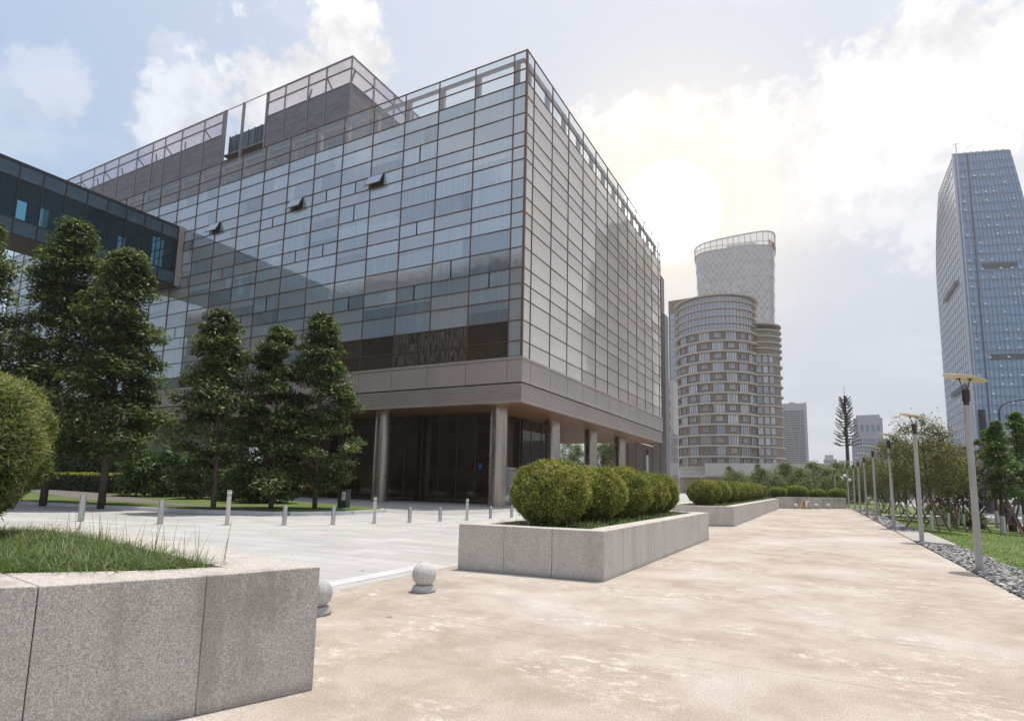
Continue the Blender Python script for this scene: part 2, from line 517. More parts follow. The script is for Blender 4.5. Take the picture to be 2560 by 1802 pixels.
M['car_glass'] = plain('tinted_car_glass', (0.03, 0.04, 0.05), 0.05, 0, 0.05, 1, 1.6)
M['chrome'] = plain('grey_metal', (0.4, 0.4, 0.42), 0.3, 0.8, 0.05, 1)
M['blue'] = plain('blue_sign_paint', (0.02, 0.10, 0.45), 0.5, 0, 0.05, 2)
M['plate'] = plain('blue_plate', (0.03, 0.06, 0.28), 0.5, 0, 0.05, 2)
M['white'] = plain('white_paint', (0.78, 0.77, 0.75), 0.6, 0, 0.05, 2)
M['peach'] = plain('faded_orange_paint', (0.62, 0.42, 0.26), 0.6, 0, 0.08, 3)
M['yellow'] = plain('yellow_paint', (0.62, 0.42, 0.03), 0.6, 0, 0.08, 3)
M['orange'] = plain('orange_plastic', (0.70, 0.20, 0.02), 0.5, 0, 0.05, 3)
M['red'] = plain('red_paint', (0.45, 0.05, 0.03), 0.5, 0, 0.05, 3)
M['darkpole'] = plain('charcoal_pole_paint', (0.055, 0.058, 0.065), 0.45, 0.3, 0.08, 2)
M['cloth'] = plain('black_cloth', (0.018, 0.018, 0.022), 0.9, 0, 0.2, 8)
M['skin'] = plain('skin', (0.42, 0.26, 0.18), 0.6, 0, 0.05, 8)
M['brown_wall'] = plain('haze_lightened_brown_cladding', (0.27, 0.205, 0.165), 0.5, 0.1, 0.08, 0.4)  # brown lightened to imitate haze and sun wash
M['band'] = plain('cream_slab_edge', (0.50, 0.43, 0.36), 0.6, 0, 0.06, 0.5)
M['win_lilac'] = m_pane('lilac_reflecting_windows', (0.10, 0.10, 0.12), (0.50, 0.46, 0.50), ior=2.6, streak=0.05)
M['win_frame'] = plain('brown_window_frame', (0.14, 0.10, 0.085), 0.5, 0.1, 0.05, 1)
M['tower_white'] = plain('pale_metal_tower_panels', (0.62, 0.585, 0.57), 0.45, 0.05, 0.05, 0.1)
M['tower_win'] = m_pane('pale_checker_windows', (0.44, 0.39, 0.36), (0.55, 0.50, 0.48), ior=1.7, streak=0.03)
M['tower_crown'] = m_clear('open_crown_lattice_glass', (1, 1, 1), 0.55, (0.75, 0.72, 0.70))
M['tower_blue'] = m_pane('blue_tower_glass', (0.10, 0.195, 0.33), (0.19, 0.30, 0.45), ior=2.1, streak=0.06, tint=(0.62, 0.80, 1.0))
M['tower_line'] = plain('blue_grey_tower_mullion', (0.12, 0.16, 0.22), 0.5, 0.2, 0.05, 0.1)
M['tower_fin'] = plain('pale_tower_fin', (0.45, 0.47, 0.52), 0.4, 0.2, 0.05, 0.1)
M['vent_open'] = plain('bright_tilted_vent', (0.70, 0.72, 0.76), 0.15, 0.3, 0.03, 0.3)
M['vent_dark'] = plain('dark_mechanical_slot', (0.045, 0.055, 0.075), 0.7, 0, 0.1, 0.5)
M['conc_pale'] = plain('pale_concrete', (0.50, 0.475, 0.45), 0.8, 0, 0.08, 0.5)
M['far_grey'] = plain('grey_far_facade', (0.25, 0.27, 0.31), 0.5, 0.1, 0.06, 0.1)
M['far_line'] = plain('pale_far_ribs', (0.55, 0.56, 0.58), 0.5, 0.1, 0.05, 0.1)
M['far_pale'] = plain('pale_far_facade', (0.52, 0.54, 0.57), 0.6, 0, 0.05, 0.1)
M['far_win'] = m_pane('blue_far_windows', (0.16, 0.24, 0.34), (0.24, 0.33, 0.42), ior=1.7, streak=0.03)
M['brick'] = m_blocks('red_brown_brick', (0.20, 0.105, 0.085), (0.25, 0.14, 0.11), (0.2, 0.16, 0.14), 0.5, 0.16, 0.015)
M['bike'] = plain('dark_bicycle_frame', (0.05, 0.05, 0.06), 0.4, 0.4, 0.1, 4)
M['opposite'] = m_blocks('dark_stone_cladding', (0.10, 0.075, 0.065), (0.13, 0.10, 0.085), (0.05, 0.04, 0.04), 3.2, 1.1, 0.06)

# ------------------------------------------------------------------ geometry helpers


class MB:
    def __init__(self):
        self.v, self.f, self.mi, self.tint = [], [], [], []

    def add(self, verts, faces, mi=0, tint=0.5):
        o = len(self.v)
        self.v.extend([tuple(p) for p in verts])
        for f in faces:
            self.f.append([o + i for i in f])
            self.mi.append(mi)
            self.tint.append(tint)
        return self

    def box(self, x0, x1, y0, y1, z0, z1, mi=0, tint=0.5):
        vs = [(x, y, z) for z in (z0, z1) for y in (y0, y1) for x in (x0, x1)]
        fs = [(0, 2, 3, 1), (4, 5, 7, 6), (0, 1, 5, 4), (2, 6, 7, 3), (0, 4, 6, 2), (1, 3, 7, 5)]
        return self.add(vs, fs, mi, tint)

    def boxc(self, c, size, rot=None, mi=0, tint=0.5):
        sx, sy, sz = (s / 2 for s in size)
        vs = [Vector((x, y, z)) for z in (-sz, sz) for y in (-sy, sy) for x in (-sx, sx)]
        if rot is not None:
            vs = [rot @ p for p in vs]
        vs = [p + Vector(c) for p in vs]
        fs = [(0, 2, 3, 1), (4, 5, 7, 6), (0, 1, 5, 4), (2, 6, 7, 3), (0, 4, 6, 2), (1, 3, 7, 5)]
        return self.add(vs, fs, mi, tint)

    def bar(self, a, b, wd, th, mi=0, up=(0, 0, 1)):
        a, b = Vector(a), Vector(b)
        d = (b - a)
        L = d.length
        z = d.normalized()
        x = Vector(up).cross(z)
        if x.length < 1e-4:
            x = Vector((1, 0, 0))
        x.normalize()
        y = z.cross(x)
        R = Matrix((x, y, z)).transposed()
        return self.boxc((a + b) / 2, (wd, th, L), R, mi)

    def prism(self, poly, z0, z1, mi=0):
        n = len(poly)
        vs = [(x, y, z0) for x, y in poly] + [(x, y, z1) for x, y in poly]
        fs = [tuple(range(n - 1, -1, -1)), tuple(range(n, 2 * n))]
        fs += [(i, (i + 1) % n, n + (i + 1) % n, n + i) for i in range(n)]
        return self.add(vs, fs, mi)

    def tube(self, pts, rad, seg=8, mi=0, cap=True):
        pts = [Vector(p) for p in pts]
        if not isinstance(rad, (list, tuple)):
            rad = [rad] * len(pts)
        vs, fs = [], []
        prev = None
        for i, p in enumerate(pts):
            t = (pts[min(i + 1, len(pts) - 1)] - pts[max(i - 1, 0)]).normalized()
            x = prev if prev is not None else (Vector((1, 0, 0)) if abs(t.x) < 0.9 else Vector((0, 1, 0)))
            x = (x - t * x.dot(t)).normalized()
            prev = x
            y = t.cross(x)
            for k in range(seg):
                a = 2 * PI * k / seg
                vs.append(p + (x * math.cos(a) + y * math.sin(a)) * rad[i])
        for i in range(len(pts) - 1):
            for k in range(seg):
                fs.append((i * seg + k, i * seg + (k + 1) % seg, (i + 1) * seg + (k + 1) % seg, (i + 1) * seg + k))
        if cap:
            fs.append(tuple(range(seg - 1, -1, -1)))
            e = (len(pts) - 1) * seg
            fs.append(tuple(range(e, e + seg)))
        return self.add(vs, fs, mi)

    def lathe(self, prof, c=(0, 0, 0), seg=24, mi=0, a0=0.0, a1=2 * PI):
        full = abs(a1 - a0 - 2 * PI) < 1e-6
        n = seg if full else seg + 1
        vs, fs = [], []
        for r, z in prof:
            for k in range(n):
                a = a0 + (a1 - a0) * k / seg
                vs.append((c[0] + r * math.cos(a), c[1] + r * math.sin(a), c[2] + z))
        for i in range(len(prof) - 1):
            for k in range(n if full else n - 1):
                k2 = (k + 1) % n
                fs.append((i * n + k, i * n + k2, (i + 1) * n + k2, (i + 1) * n + k))
        if full:
            if prof[0][0] > 1e-3:
                fs.append(tuple(range(n - 1, -1, -1)))
            if prof[-1][0] > 1e-3:
                e = (len(prof) - 1) * n
                fs.append(tuple(range(e, e + n)))
        return self.add(vs, fs, mi)

    def build(self, name, mats, parent=None, smooth=False, bevel=0.0):
        me = bpy.data.meshes.new(name)
        me.from_pydata(self.v, [], self.f)
        if not isinstance(mats, (list, tuple)):
            mats = [mats]
        for m in mats:
            me.materials.append(m)
        me.polygons.foreach_set('material_index', self.mi)
        at = me.attributes.new('tint', 'FLOAT', 'FACE')
        at.data.foreach_set('value', self.tint)
        if smooth:
            me.polygons.foreach_set('use_smooth', [True] * len(self.f))
        me.update()
        o = bpy.data.objects.new(name, me)
        COL.objects.link(o)
        if parent is not None:
            o.parent = parent
        if smooth:
            try:
                me.set_sharp_from_angle(angle=math.radians(40))
            except Exception:
                pass
        if bevel:
            bv = o.modifiers.new('bevel', 'BEVEL')
            bv.width = bevel
            bv.segments = 2
            bv.limit_method = 'ANGLE'
            bv.angle_limit = math.radians(50)
        return o


def np_mesh(name, verts, faces, mat, tint=None):
    """quads or triangles from numpy arrays, tint per face"""
    n, k = faces.shape
    me = bpy.data.meshes.new(name)
    me.vertices.add(len(verts))
    me.vertices.foreach_set('co', np.asarray(verts, np.float32).ravel())
    me.loops.add(n * k)
    me.loops.foreach_set('vertex_index', faces.astype(np.int32).ravel())
    me.polygons.add(n)
    me.polygons.foreach_set('loop_start', np.arange(0, n * k, k, dtype=np.int32))
    me.update(calc_edges=True)
    me.materials.append(mat)
    if tint is not None:
        at = me.attributes.new('tint', 'FLOAT', 'FACE')
        at.data.foreach_set('value', np.asarray(tint, np.float32))
    return me


def link(name, me, parent=None, loc=(0, 0, 0), rz=0.0, scale=None):
    o = bpy.data.objects.new(name, me)
    COL.objects.link(o)
    o.location = loc
    o.rotation_euler = (0, 0, rz)
    if scale is not None:
        o.scale = scale if isinstance(scale, (tuple, list)) else (scale,) * 3
    if parent is not None:
        o.parent = parent
    return o


def norm(a):
    return a / np.maximum(np.linalg.norm(a, axis=1, keepdims=True), 1e-9)


def leaf_quads(P, N, L, W, rng, droop=0.0, along=None):
    """rhombus leaves: P centres, N facing directions"""
    n = len(P)
    N = norm(N)
    r = norm(rng.normal(size=(n, 3))) if along is None else norm(along)
    if droop:
        r = norm(r + np.array([0, 0, -droop]))
    t = norm(r - N * np.sum(r * N, 1, keepdims=True))
    s = np.cross(N, t)
    L = L * rng.uniform(0.65, 1.3, (n, 1))
    W = W * rng.uniform(0.7, 1.25, (n, 1))
    bend = N * (L * rng.uniform(-0.15, 0.15, (n, 1)))
    v = np.stack([P - t * L * .5, P + s * W * .5 - t * L * 0.08, P + t * L * .5 + bend, P - s * W * .5 - t * L * 0.08], 1).reshape(-1, 3)
    f = np.arange(4 * n).reshape(n, 4)
    return v, f


def thing(name, label, cat, loc=(0, 0, 0), rz=0.0, group=None):
    o = bpy.data.objects.new(name, None)
    o.empty_display_size = 0.3
    COL.objects.link(o)
    o.location = loc
    o.rotation_euler = (0, 0, rz)
    o['label'] = label
    o['category'] = cat
    if group:
        o['group'] = group
    return o


def tag(o, label, cat, group=None):
    o['label'] = label
    o['category'] = cat
    if group:
        o['group'] = group
    return o


def struct(o):
    o['kind'] = 'structure'
    return o


def dup(root, loc, rz, label, scale=None, group=None):
    r = root.copy()
    COL.objects.link(r)
    r.location = loc
    r.rotation_euler = (0, 0, rz)
    if scale is not None:
        r.scale = scale if isinstance(scale, (tuple, list)) else (scale,) * 3
    r['label'] = label
    if group:
        r['group'] = group
    for ch in list(root.children):
        c = ch.copy()
        COL.objects.link(c)
        c.parent = r
        for g in list(ch.children):
            d = g.copy()
            COL.objects.link(d)
            d.parent = c
    return r


def parts_from(boxes, name, mat, parent, limit=100):
    """one part per box; past the limit the rest is one part"""
    more = MB()
    for i, bx in enumerate(boxes):
        q = MB() if i < limit else more
        q.box(*bx[:6], 0, bx[6])
        if i < limit:
            q.build(name, mat, parent)
    if more.v:
        o = more.build(name, mat, parent)
        o['kind'] = 'stuff'


ORD = ['first', 'second', 'third', 'fourth', 'fifth', 'sixth', 'seventh', 'eighth', 'ninth', 'tenth', 'eleventh', 'twelfth', 'thirteenth',
       'fourteenth', 'fifteenth', 'sixteenth']

# ------------------------------------------------------------------ ground


def sheet(name, poly, z, mat, thick=0.0):
    b = MB()
    if thick:
        b.prism(poly, z - thick, z)
    else:
        b.add([(x, y, z) for x, y in poly], [tuple(range(len(poly)))])
    return struct(b.build(name, mat))


def grid_sheet(name, x0, x1, y0, y1, nx, ny, zf, mat):
    b = MB()
    vs = [(x0 + (x1 - x0) * i / nx, y0 + (y1 - y0) * j / ny, 0) for j in range(ny + 1) for i in range(nx + 1)]
    vs = [(x, y, zf(x, y)) for x, y, _ in vs]
    fs = [(j * (nx + 1) + i, j * (nx + 1) + i + 1, (j + 1) * (nx + 1) + i + 1, (j + 1) * (nx + 1) + i) for j in range(ny) for i in range(nx)]
    b.add(vs, fs)
    return struct(b.build(name, mat, smooth=True))


sheet('ground', [(-3000, -3000), (3000, -3000), (3000, 3000), (-3000, 3000)], -0.62, M['earth'])


def pathx(y):
    """right edge of the walk"""
    return 2.62 - 0.0125 * max(0, y - 12)


PLAZA_L = -120
sheet('plaza', [(PLAZA_L, -40), (-6.36, -40), (-6.36, 70), (-10, 200), (PLAZA_L, 200)], 0.0, M['plaza'], 0.6)
sheet('walkway', [(-6.356, -40), (pathx(0), -40), (pathx(0), 12), (pathx(62), 62), (-3.4, 54.2), (-6.356, 54.2)], 0.0, M['path'], 0.6)
sheet('park_ground', [(-6.35, 54.21), (-3.4, 54.21), (1.99, 62.01), (2.0, 230), (-9.9, 230), (-9.9, 199), (-6.35, 70)], -0.05, M['lawn'], 0.5)


def lawn_z(x, y):
    t = min(max((x - 3.6) / 5.5, 0), 1)
    return -0.03 - 0.40 * (t * t * (3 - 2 * t))


grid_sheet('lawn', 1.9, 12.4, -30, 230, 30, 130, lawn_z, M['lawn'])
# gravel bed under the pebbles, concrete crossing and the light strip that edges the lawn
gb = MB()
for j in range(46):
    y0, y1 = -12 + j * 1.6, -12 + (j + 1) * 1.6
    for (y0, y1) in ((y0, y1),):
        w0, w1 = 1.04, 1.04
        gb.add([(pathx(y0) + .003, y0, -.012), (pathx(y0) + w0, y0, -.012), (pathx(y1) + w1, y1, -.012), (pathx(y1) + .003, y1, -.012)], [(0, 1, 2, 3)])
struct(gb.build('gravel_bed', M['soil']))
csl = MB()
csl.prism([(pathx(23.4) + .004, 23.4), (3.50, 22.4), (3.52, 28.5), (pathx(28.2) + .004, 28.2)], -.1, .03)
struct(csl.build('crossing_slab', M['slab']))
sheet('park_path', [(2.2, 47.0), (12.3, 52.0), (12.3, 53.6), (2.2, 48.4)], -0.005, M['kerb'], 0.5)

# road to the right with markings, kerb and pavement
sheet('pavement', [(10.2, -30), (12.6, -30), (12.6, 230), (10.2, 230)], -0.395, M['slab'], 0.3)
kb = MB()
kb.box(12.602, 12.80, -30, 230, -0.6, -0.39)
kb.box(42.0, 42.2, -30, 300, -0.6, -0.38)
struct(kb.build('kerb', M['kerb']))
sheet('road', [(12.8, -60), (42.0, -60), (42.0, 420), (12.8, 420)], -0.50, M['road'], 0.1)
rm = MB()
for x in (16.4, 20.0, 30.0, 34.0):
    for i in range(40):
        y = 20 + i * 9
        rm.add([(x, y, -.496), (x + .14, y, -.496), (x + .14, y + 4, -.496), (x, y + 4, -.496)], [(0, 1, 2, 3)])
for x in (13.3, 24.6, 25.0, 41.2):
    rm.add([(x, -40, -.496), (x + .15, -40, -.496), (x + .15, 400, -.496), (x, 400, -.496)], [(0, 1, 2, 3)])
struct(rm.build('road_markings', M['white']))
sheet('verge', [(42.2, -30), (60, -30), (60, 300), (42.2, 300)], -0.40, M['lawn'], 0.2)

# raised lawn in front of the building, left
LAWN_L = [(-75, 4.5), (-36, 14.6), (-29.5, 15.6), (-24.3, 16.4), (-20.6, 18.0), (-19.6, 20.6), (-19.9, 23.2), (-24, 24.6), (-29, 25.9), (-50, 33.0), (-100, 33.0), (-100, 0)]
lb = MB()
lb.prism(LAWN_L, -0.2, 0.20)
struct(lb.build('front_lawn', M['lawn']))
kl = MB()
EDGE = LAWN_L[:8]
for (ax, ay), (bx, by) in zip(EDGE[:-1], EDGE[1:]):
    d = Vector((bx - ax, by - ay, 0)).normalized()
    nrm = Vector((d.y, -d.x, 0))
    for s0, s1, z in ((0.02, 0.30, 0.16),):
        p = [Vector((ax, ay, 0)) + nrm * s0 - d * .02, Vector((bx, by, 0)) + nrm * s0 + d * .02, Vector((bx, by, 0)) + nrm * s1 + d * .02, Vector((ax, ay, 0)) + nrm * s1 - d * .02]
        kl.prism([(q.x, q.y) for q in p], 0.004, z)
struct(kl.build('lawn_kerb', M['kerb']))
sheet('footpath', [(-68, 29.5), (-50, 24.6), (-29.5, 18.5), (-20.9, 17.7), (-22.6, 17.2), (-36.6, 17.5), (-52, 21.5), (-70, 26.5)], 0.206, M['ramp'])
sheet('terrace', [(-100, 33.0), (-50, 33.02), (-29, 25.92), (-24, 24.62), (-19.7, 23.3), (-16.0, 24.0), (-16.0, 72), (-100, 72)], 0.008, M['slab'])
BOLL = [(-22.41, 10.8, .89, 0), (-19.64, 11.85, .80, 0), (-17.79, 13.0, 1.17, 1), (-16.53, 14.28, .67, 0), (-15.53, 15.56, .65, 0), (-14.91, 17.02, .99, 1),
        (-14.32, 18.38, .60, 0), (-13.92, 19.86, .58, 0), (-13.53, 21.28, .91, 1), (-13.38, 23.02, .56, 0), (-13.07, 24.46, .55, 0)]
bl = MB()
pl = [(-46, 1.4)] + [(b[0], b[1]) for b in BOLL] + [(-12.4, 30)]
for (ax, ay), (bx, by) in zip(pl[:-1], pl[1:]):
    d = Vector((bx - ax, by - ay, 0)).normalized()
    nn = Vector((d.y, -d.x, 0)) * .16
    bl.add([(ax - nn.x, ay - nn.y, .004), (ax + nn.x, ay + nn.y, .004), (bx + nn.x, by + nn.y, .004), (bx - nn.x, by - nn.y, .004)], [(0, 1, 2, 3)])
struct(bl.build('kerb_band', M['kerb']))
sb_ = MB()
sb_.add([(-6.95, -30, .004), (-6.62, -30, .004), (-6.62, 9.3, .004), (-6.95, 9.3, .004)], [(0, 1, 2, 3)])
struct(sb_.build('seam_band', M['kerb']))

def in_poly(px, py, poly):
    ins = np.zeros(len(px), bool)
    j = len(poly) - 1
    for i in range(len(poly)):
        xi, yi = poly[i]
        xj, yj = poly[j]
        c = ((yi > py) != (yj > py)) & (px < (xj - xi) * (py - yi) / (yj - yi + 1e-12) + xi)
        ins ^= c
        j = i
    return ins


# pebbles
ico = bmesh.new()
bmesh.ops.create_icosphere(ico, subdivisions=1, radius=1.0)
ICO_V = np.array([v.co[:] for v in ico.verts])
ICO_F = np.array([[v.index for v in f.verts] for f in ico.faces])
ico.free()
n_peb = 9000
yy = 8.5 + 52 * RNG.power(0.55, n_peb)
off = RNG.uniform(0.02, 1, n_peb) * (1.02 + .06 * np.sin(yy * 1.7))
xx = np.array([pathx(a) for a in yy]) + off
keep = ~in_poly(xx, yy, [(2.2, 23.35), (3.55, 22.35), (3.6, 28.55), (2.2, 28.25)])
xx, yy = xx[keep], yy[keep]
n_peb = len(xx)
sc = RNG.uniform(0.02, 0.055, (n_peb, 1)) * np.array([[1.35, 1.0, 0.5]]) * (1 + 0.25 * RNG.normal(size=(n_peb, 3)))
sc = np.maximum(sc, 0.008)
sc *= (1 + np.clip((yy - 20) / 40, 0, 1))[:, None]
ang = RNG.uniform(0, 2 * PI, n_peb)
V = ICO_V[None] * sc[:, None, :] * (1 + 0.12 * RNG.normal(size=(n_peb, len(ICO_V), 1)))
tl = RNG.normal(0, 0.25, n_peb)
V[..., 2] += V[..., 0] * tl[:, None]
ca, sa = np.cos(ang)[:, None], np.sin(ang)[:, None]
VX = V[..., 0] * ca - V[..., 1] * sa + xx[:, None]
VY = V[..., 0] * sa + V[..., 1] * ca + yy[:, None]
VZ = V[..., 2] + 0.012
V = np.stack([VX, VY, VZ], -1).reshape(-1, 3)
F = (ICO_F[None] + (np.arange(n_peb) * len(ICO_V))[:, None, None]).reshape(-1, 3)
peb = link('gravel', np_mesh('gravel', V, F, M['pebble'], np.repeat(RNG.uniform(0, 1, n_peb) ** 1.3, len(ICO_F))))
peb['kind'] = 'stuff'
peb['label'] = 'grey slate pebbles filling the strip between walkway and lawn'


def blades(n, xyz, length, width, rng, lean=0.6, seg=3, name='grass', mat=None, flat=0.0):
    """curved tapering grass blades at points xyz"""
    P = np.asarray(xyz)
    n = len(P)
    a = rng.uniform(0, 2 * PI, n)
    d = np.stack([np.cos(a), np.sin(a), np.zeros(n)], 1)
    s = np.stack([-np.sin(a), np.cos(a), np.zeros(n)], 1)
    L = length * rng.uniform(0.55, 1.25, (n, 1))
    ln = lean * rng.uniform(0.3, 1.5, (n, 1))
    rows = []
    for i in range(seg + 1):
        t = i / seg
        c = P + d * (L * np.minimum(ln, 1.7) * .62 * t ** 1.6) + np.array([0, 0, 1.0]) * (L * (t - 0.42 * np.minimum(ln, 1.4) * t ** 2.2))
        wv = width * (1 - t) ** 0.7 * .5 + 0.0004
        rows.append(c - s * wv)
        rows.append(c + s * wv)
    V = np.stack(rows, 1)
    m = 2 * (seg + 1)
    F = np.array([[2 * i, 2 * i + 1, 2 * i + 3, 2 * i + 2] for i in range(seg)])
    F = (F[None] + (np.arange(n) * m)[:, None, None]).reshape(-1, 4)
    tint = np.repeat(np.clip(rng.normal(0.5, 0.24, n), 0, 1), seg)
    return np_mesh(name, V.reshape(-1, 3), F, mat, tint)


# lawn blades near the gravel
nb = 26000
by = 10 + 50 * RNG.power(0.7, nb)
bx = np.array([pathx(a) for a in by]) + 1.0 + 5.0 * RNG.power(0.75, nb)
kp = ~in_poly(bx, by, [(2.2, 23.35), (3.52, 22.35), (3.54, 28.55), (2.2, 28.25)])
bx, by = bx[kp], by[kp]
bz = np.array([lawn_z(a, c) for a, c in zip(bx, by)])
g0 = link('lawn_grass', blades(0, np.stack([bx, by, bz - .01], 1), 0.055, 0.02, RNG, 0.6, 2, 'lawn_grass', M['shortgrass']))
g0['kind'] = 'stuff'

# ------------------------------------------------------------------ planters
RIM_Z = 0.88


def planter(name, label, outer, inner, z, joints, group=None):
    """granite kerb wall: slabs between joints, top flush; outer/inner are matching polylines (closed)"""
    t = thing(name, label, 'planter', (0, 0, 0), 0, group)
    b = MB()
    n = len(outer)
    for i in range(n):
        a, c = Vector(outer[i]), Vector(outer[(i + 1) % n])
        ai, ci = Vector(inner[i]), Vector(inner[(i + 1) % n])
        L = (c - a).length
        k = max(1, round(L / joints))
        ds = (c - a).normalized()
        s0 = (a - Vector(outer[i - 1])).normalized().dot(ds) > .85
        s1 = (Vector(outer[(i + 2) % n]) - c).normalized().dot(ds) > .85
        for j in range(k):
            g = 0.0035 / L
            t0, t1 = j / k + (g if j or s0 else 0), (j + 1) / k - (g if j < k - 1 or s1 else 0)
            q = [a.lerp(c, t0), a.lerp(c, t1), ai.lerp(ci, t1), ai.lerp(ci, t0)]
            b.prism([(p.x, p.y) for p in q], 0.0, z)
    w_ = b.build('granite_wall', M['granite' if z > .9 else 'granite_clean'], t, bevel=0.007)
    b2 = MB()
    b2.prism([tuple(Vector(a).lerp(Vector(c), .35)) for a, c in zip(outer, inner)], 0.0, z - 0.012)
    sb = MB()
    sb.prism([tuple(Vector(a).lerp(Vector(c), .97)) for a, c in zip(outer, inner)], 0.01, z - 0.07)
    sb.build('soil', M['soil'], t)
    return t


P1_OUT = [(-6.05, 9.25), (-3.32, 9.52), (-3.24, 19.1), (-6.1, 19.1)]
P1_IN = [(-5.68, 9.66), (-3.70, 9.86), (-3.62, 18.7), (-5.72, 18.7)]
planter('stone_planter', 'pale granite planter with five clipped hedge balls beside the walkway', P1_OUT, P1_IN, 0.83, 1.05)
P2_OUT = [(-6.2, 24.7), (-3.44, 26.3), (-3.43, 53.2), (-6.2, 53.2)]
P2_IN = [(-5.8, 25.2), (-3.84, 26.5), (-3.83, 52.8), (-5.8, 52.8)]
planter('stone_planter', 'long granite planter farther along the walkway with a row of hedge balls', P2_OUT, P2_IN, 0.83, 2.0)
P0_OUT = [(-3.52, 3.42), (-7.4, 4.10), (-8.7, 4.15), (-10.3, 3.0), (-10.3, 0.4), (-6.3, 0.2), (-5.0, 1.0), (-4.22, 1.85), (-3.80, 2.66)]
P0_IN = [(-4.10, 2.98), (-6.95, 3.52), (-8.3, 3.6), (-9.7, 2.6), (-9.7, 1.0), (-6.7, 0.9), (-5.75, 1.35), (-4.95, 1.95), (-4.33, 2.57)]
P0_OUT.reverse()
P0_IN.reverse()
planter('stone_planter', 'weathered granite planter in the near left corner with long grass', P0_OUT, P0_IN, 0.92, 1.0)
# wall closing the far end of the walk
fw = thing('stone_planter', 'low granite planter wall closing the far end of the walkway', 'planter')
b = MB()
A, B_ = Vector((-3.40, 53.6)), Vector((1.62, 60.6))
dv = (B_ - A).normalized()
nv = Vector((-dv.y, dv.x))
for j in range(5):
    q = [A.lerp(B_, j / 5 + .0006), A.lerp(B_, (j + 1) / 5 - .0006)]
    q += [q[1] + nv * .4, q[0] + nv * .4]
    b.prism([(p.x, p.y) for p in q], 0, .95)
b.build('granite_wall', M['granite'], fw, bevel=0.01)
b = MB()
q = [A + nv * .4, B_ + nv * .4, B_ + nv * 3.2, A + nv * 3.2]
b.prism([(p.x, p.y) for p in q], -.3, .86)
b.build('soil', M['soil'], fw)


def scatter(poly, n, rng):
    xs = [p[0] for p in poly]
    ys = [p[1] for p in poly]
    X = rng.uniform(min(xs), max(xs), n * 4)
    Y = rng.uniform(min(ys), max(ys), n * 4)
    k = in_poly(X, Y, poly)
    return X[k][:n], Y[k][:n]


X, Y = scatter(P0_IN, 24000, RNG)
kp = ((X + 7.0) ** 2 + (Y - 2.4) ** 2 > 0.0)
tuft = link('planter_grass', blades(0, np.stack([X, Y, np.full(len(X), .84)], 1), 0.24, 0.007, RNG, 1.8, 4, 'planter_grass', M['grass']))
tuft['kind'] = 'stuff'
tuft['label'] = 'long drooping grass in the near left planter'
X, Y = scatter([(-4.2, 3.15), (-7.4, 3.7), (-8.3, 3.55), (-6.9, 3.3), (-4.6, 2.9)], 60, RNG)
tall = link('tall_grass', blades(0, np.stack([X, Y, np.full(len(X), .84)], 1), 0.42, 0.006, RNG, 0.35, 4, 'tall_grass', M['grass']))
tall['kind'] = 'stuff'
X, Y = scatter(P1_IN, 5200, RNG)
tuft2 = link('planter_grass', blades(0, np.stack([X, Y, np.full(len(X), .75)], 1), 0.17, 0.014, RNG, 0.9, 3, 'planter_grass', M['grass']))
tuft2['kind'] = 'stuff'
tuft2['label'] = 'short grass round the hedge balls of the middle planter'
X, Y = scatter(P2_IN, 3000, RNG)
tuft3 = link('planter_grass', blades(0, np.stack([X, Y, np.full(len(X), .75)], 1), 0.18, 0.03, RNG, 0.9, 2, 'planter_grass', M['grass']))
tuft3['kind'] = 'stuff'

# ------------------------------------------------------------------ hedge balls


def ball_shape(u, rx, ry, h, nip=0.55, sq=2.6):
    """superellipsoid-ish clipped shrub, narrower at its foot; u unit directions -> points (z from 0)"""
    n = u / (np.sum(np.abs(u) ** sq, 1, keepdims=True) ** (1 / sq))
    z = (n[:, 2] * .5 + .5)
    k = 1 - (1 - nip) * np.clip(1 - z / 0.42, 0, 1) ** 1.4
    return np.stack([n[:, 0] * rx * k, n[:, 1] * ry * k, z * h], 1)


def hedge_ball(rx, ry, h, n, L, W, mat, seed, nip=0.55, sq=2.6, lump=0.06, upright=0.5):
    rng = np.random.default_rng(seed)
    u = norm(rng.normal(size=(n, 3)))
    P = ball_shape(u, rx, ry, h, nip, sq)
    c = np.array([0, 0, h * .5])
    ph = rng.uniform(0, 6.28, 6)
    lum = 1 + lump * (np.sin(u[:, 0] * 7 + ph[0]) * np.sin(u[:, 1] * 6 + ph[1]) + .6 * np.sin(u[:, 2] * 11 + ph[2]) * np.sin(u[:, 0] * 13 + ph[3]))
    depth = 1 - 0.22 * rng.power(0.6, n) ** 2 * rng.uniform(0, 1, n) + 0.035 * rng.exponential(0.6, n) * (rng.uniform(0, 1, n) < .25)
    P = c + (P - c) * (lum * depth)[:, None]
    al = norm(.8 * u + 1.0 * rng.normal(size=(n, 3)) + np.array([0, 0, upright]))
    N = norm(u + 0.6 * rng.normal(size=(n, 3)))
    N = norm(N - al * np.sum(N * al, 1, keepdims=True))
    v, f = leaf_quads(P, N, L, W, rng, 0, al)
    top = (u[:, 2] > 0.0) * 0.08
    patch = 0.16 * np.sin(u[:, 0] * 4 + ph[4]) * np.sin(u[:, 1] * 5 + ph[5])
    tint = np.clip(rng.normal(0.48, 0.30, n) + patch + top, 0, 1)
    return np_mesh('foliage', v, f, mat, tint)


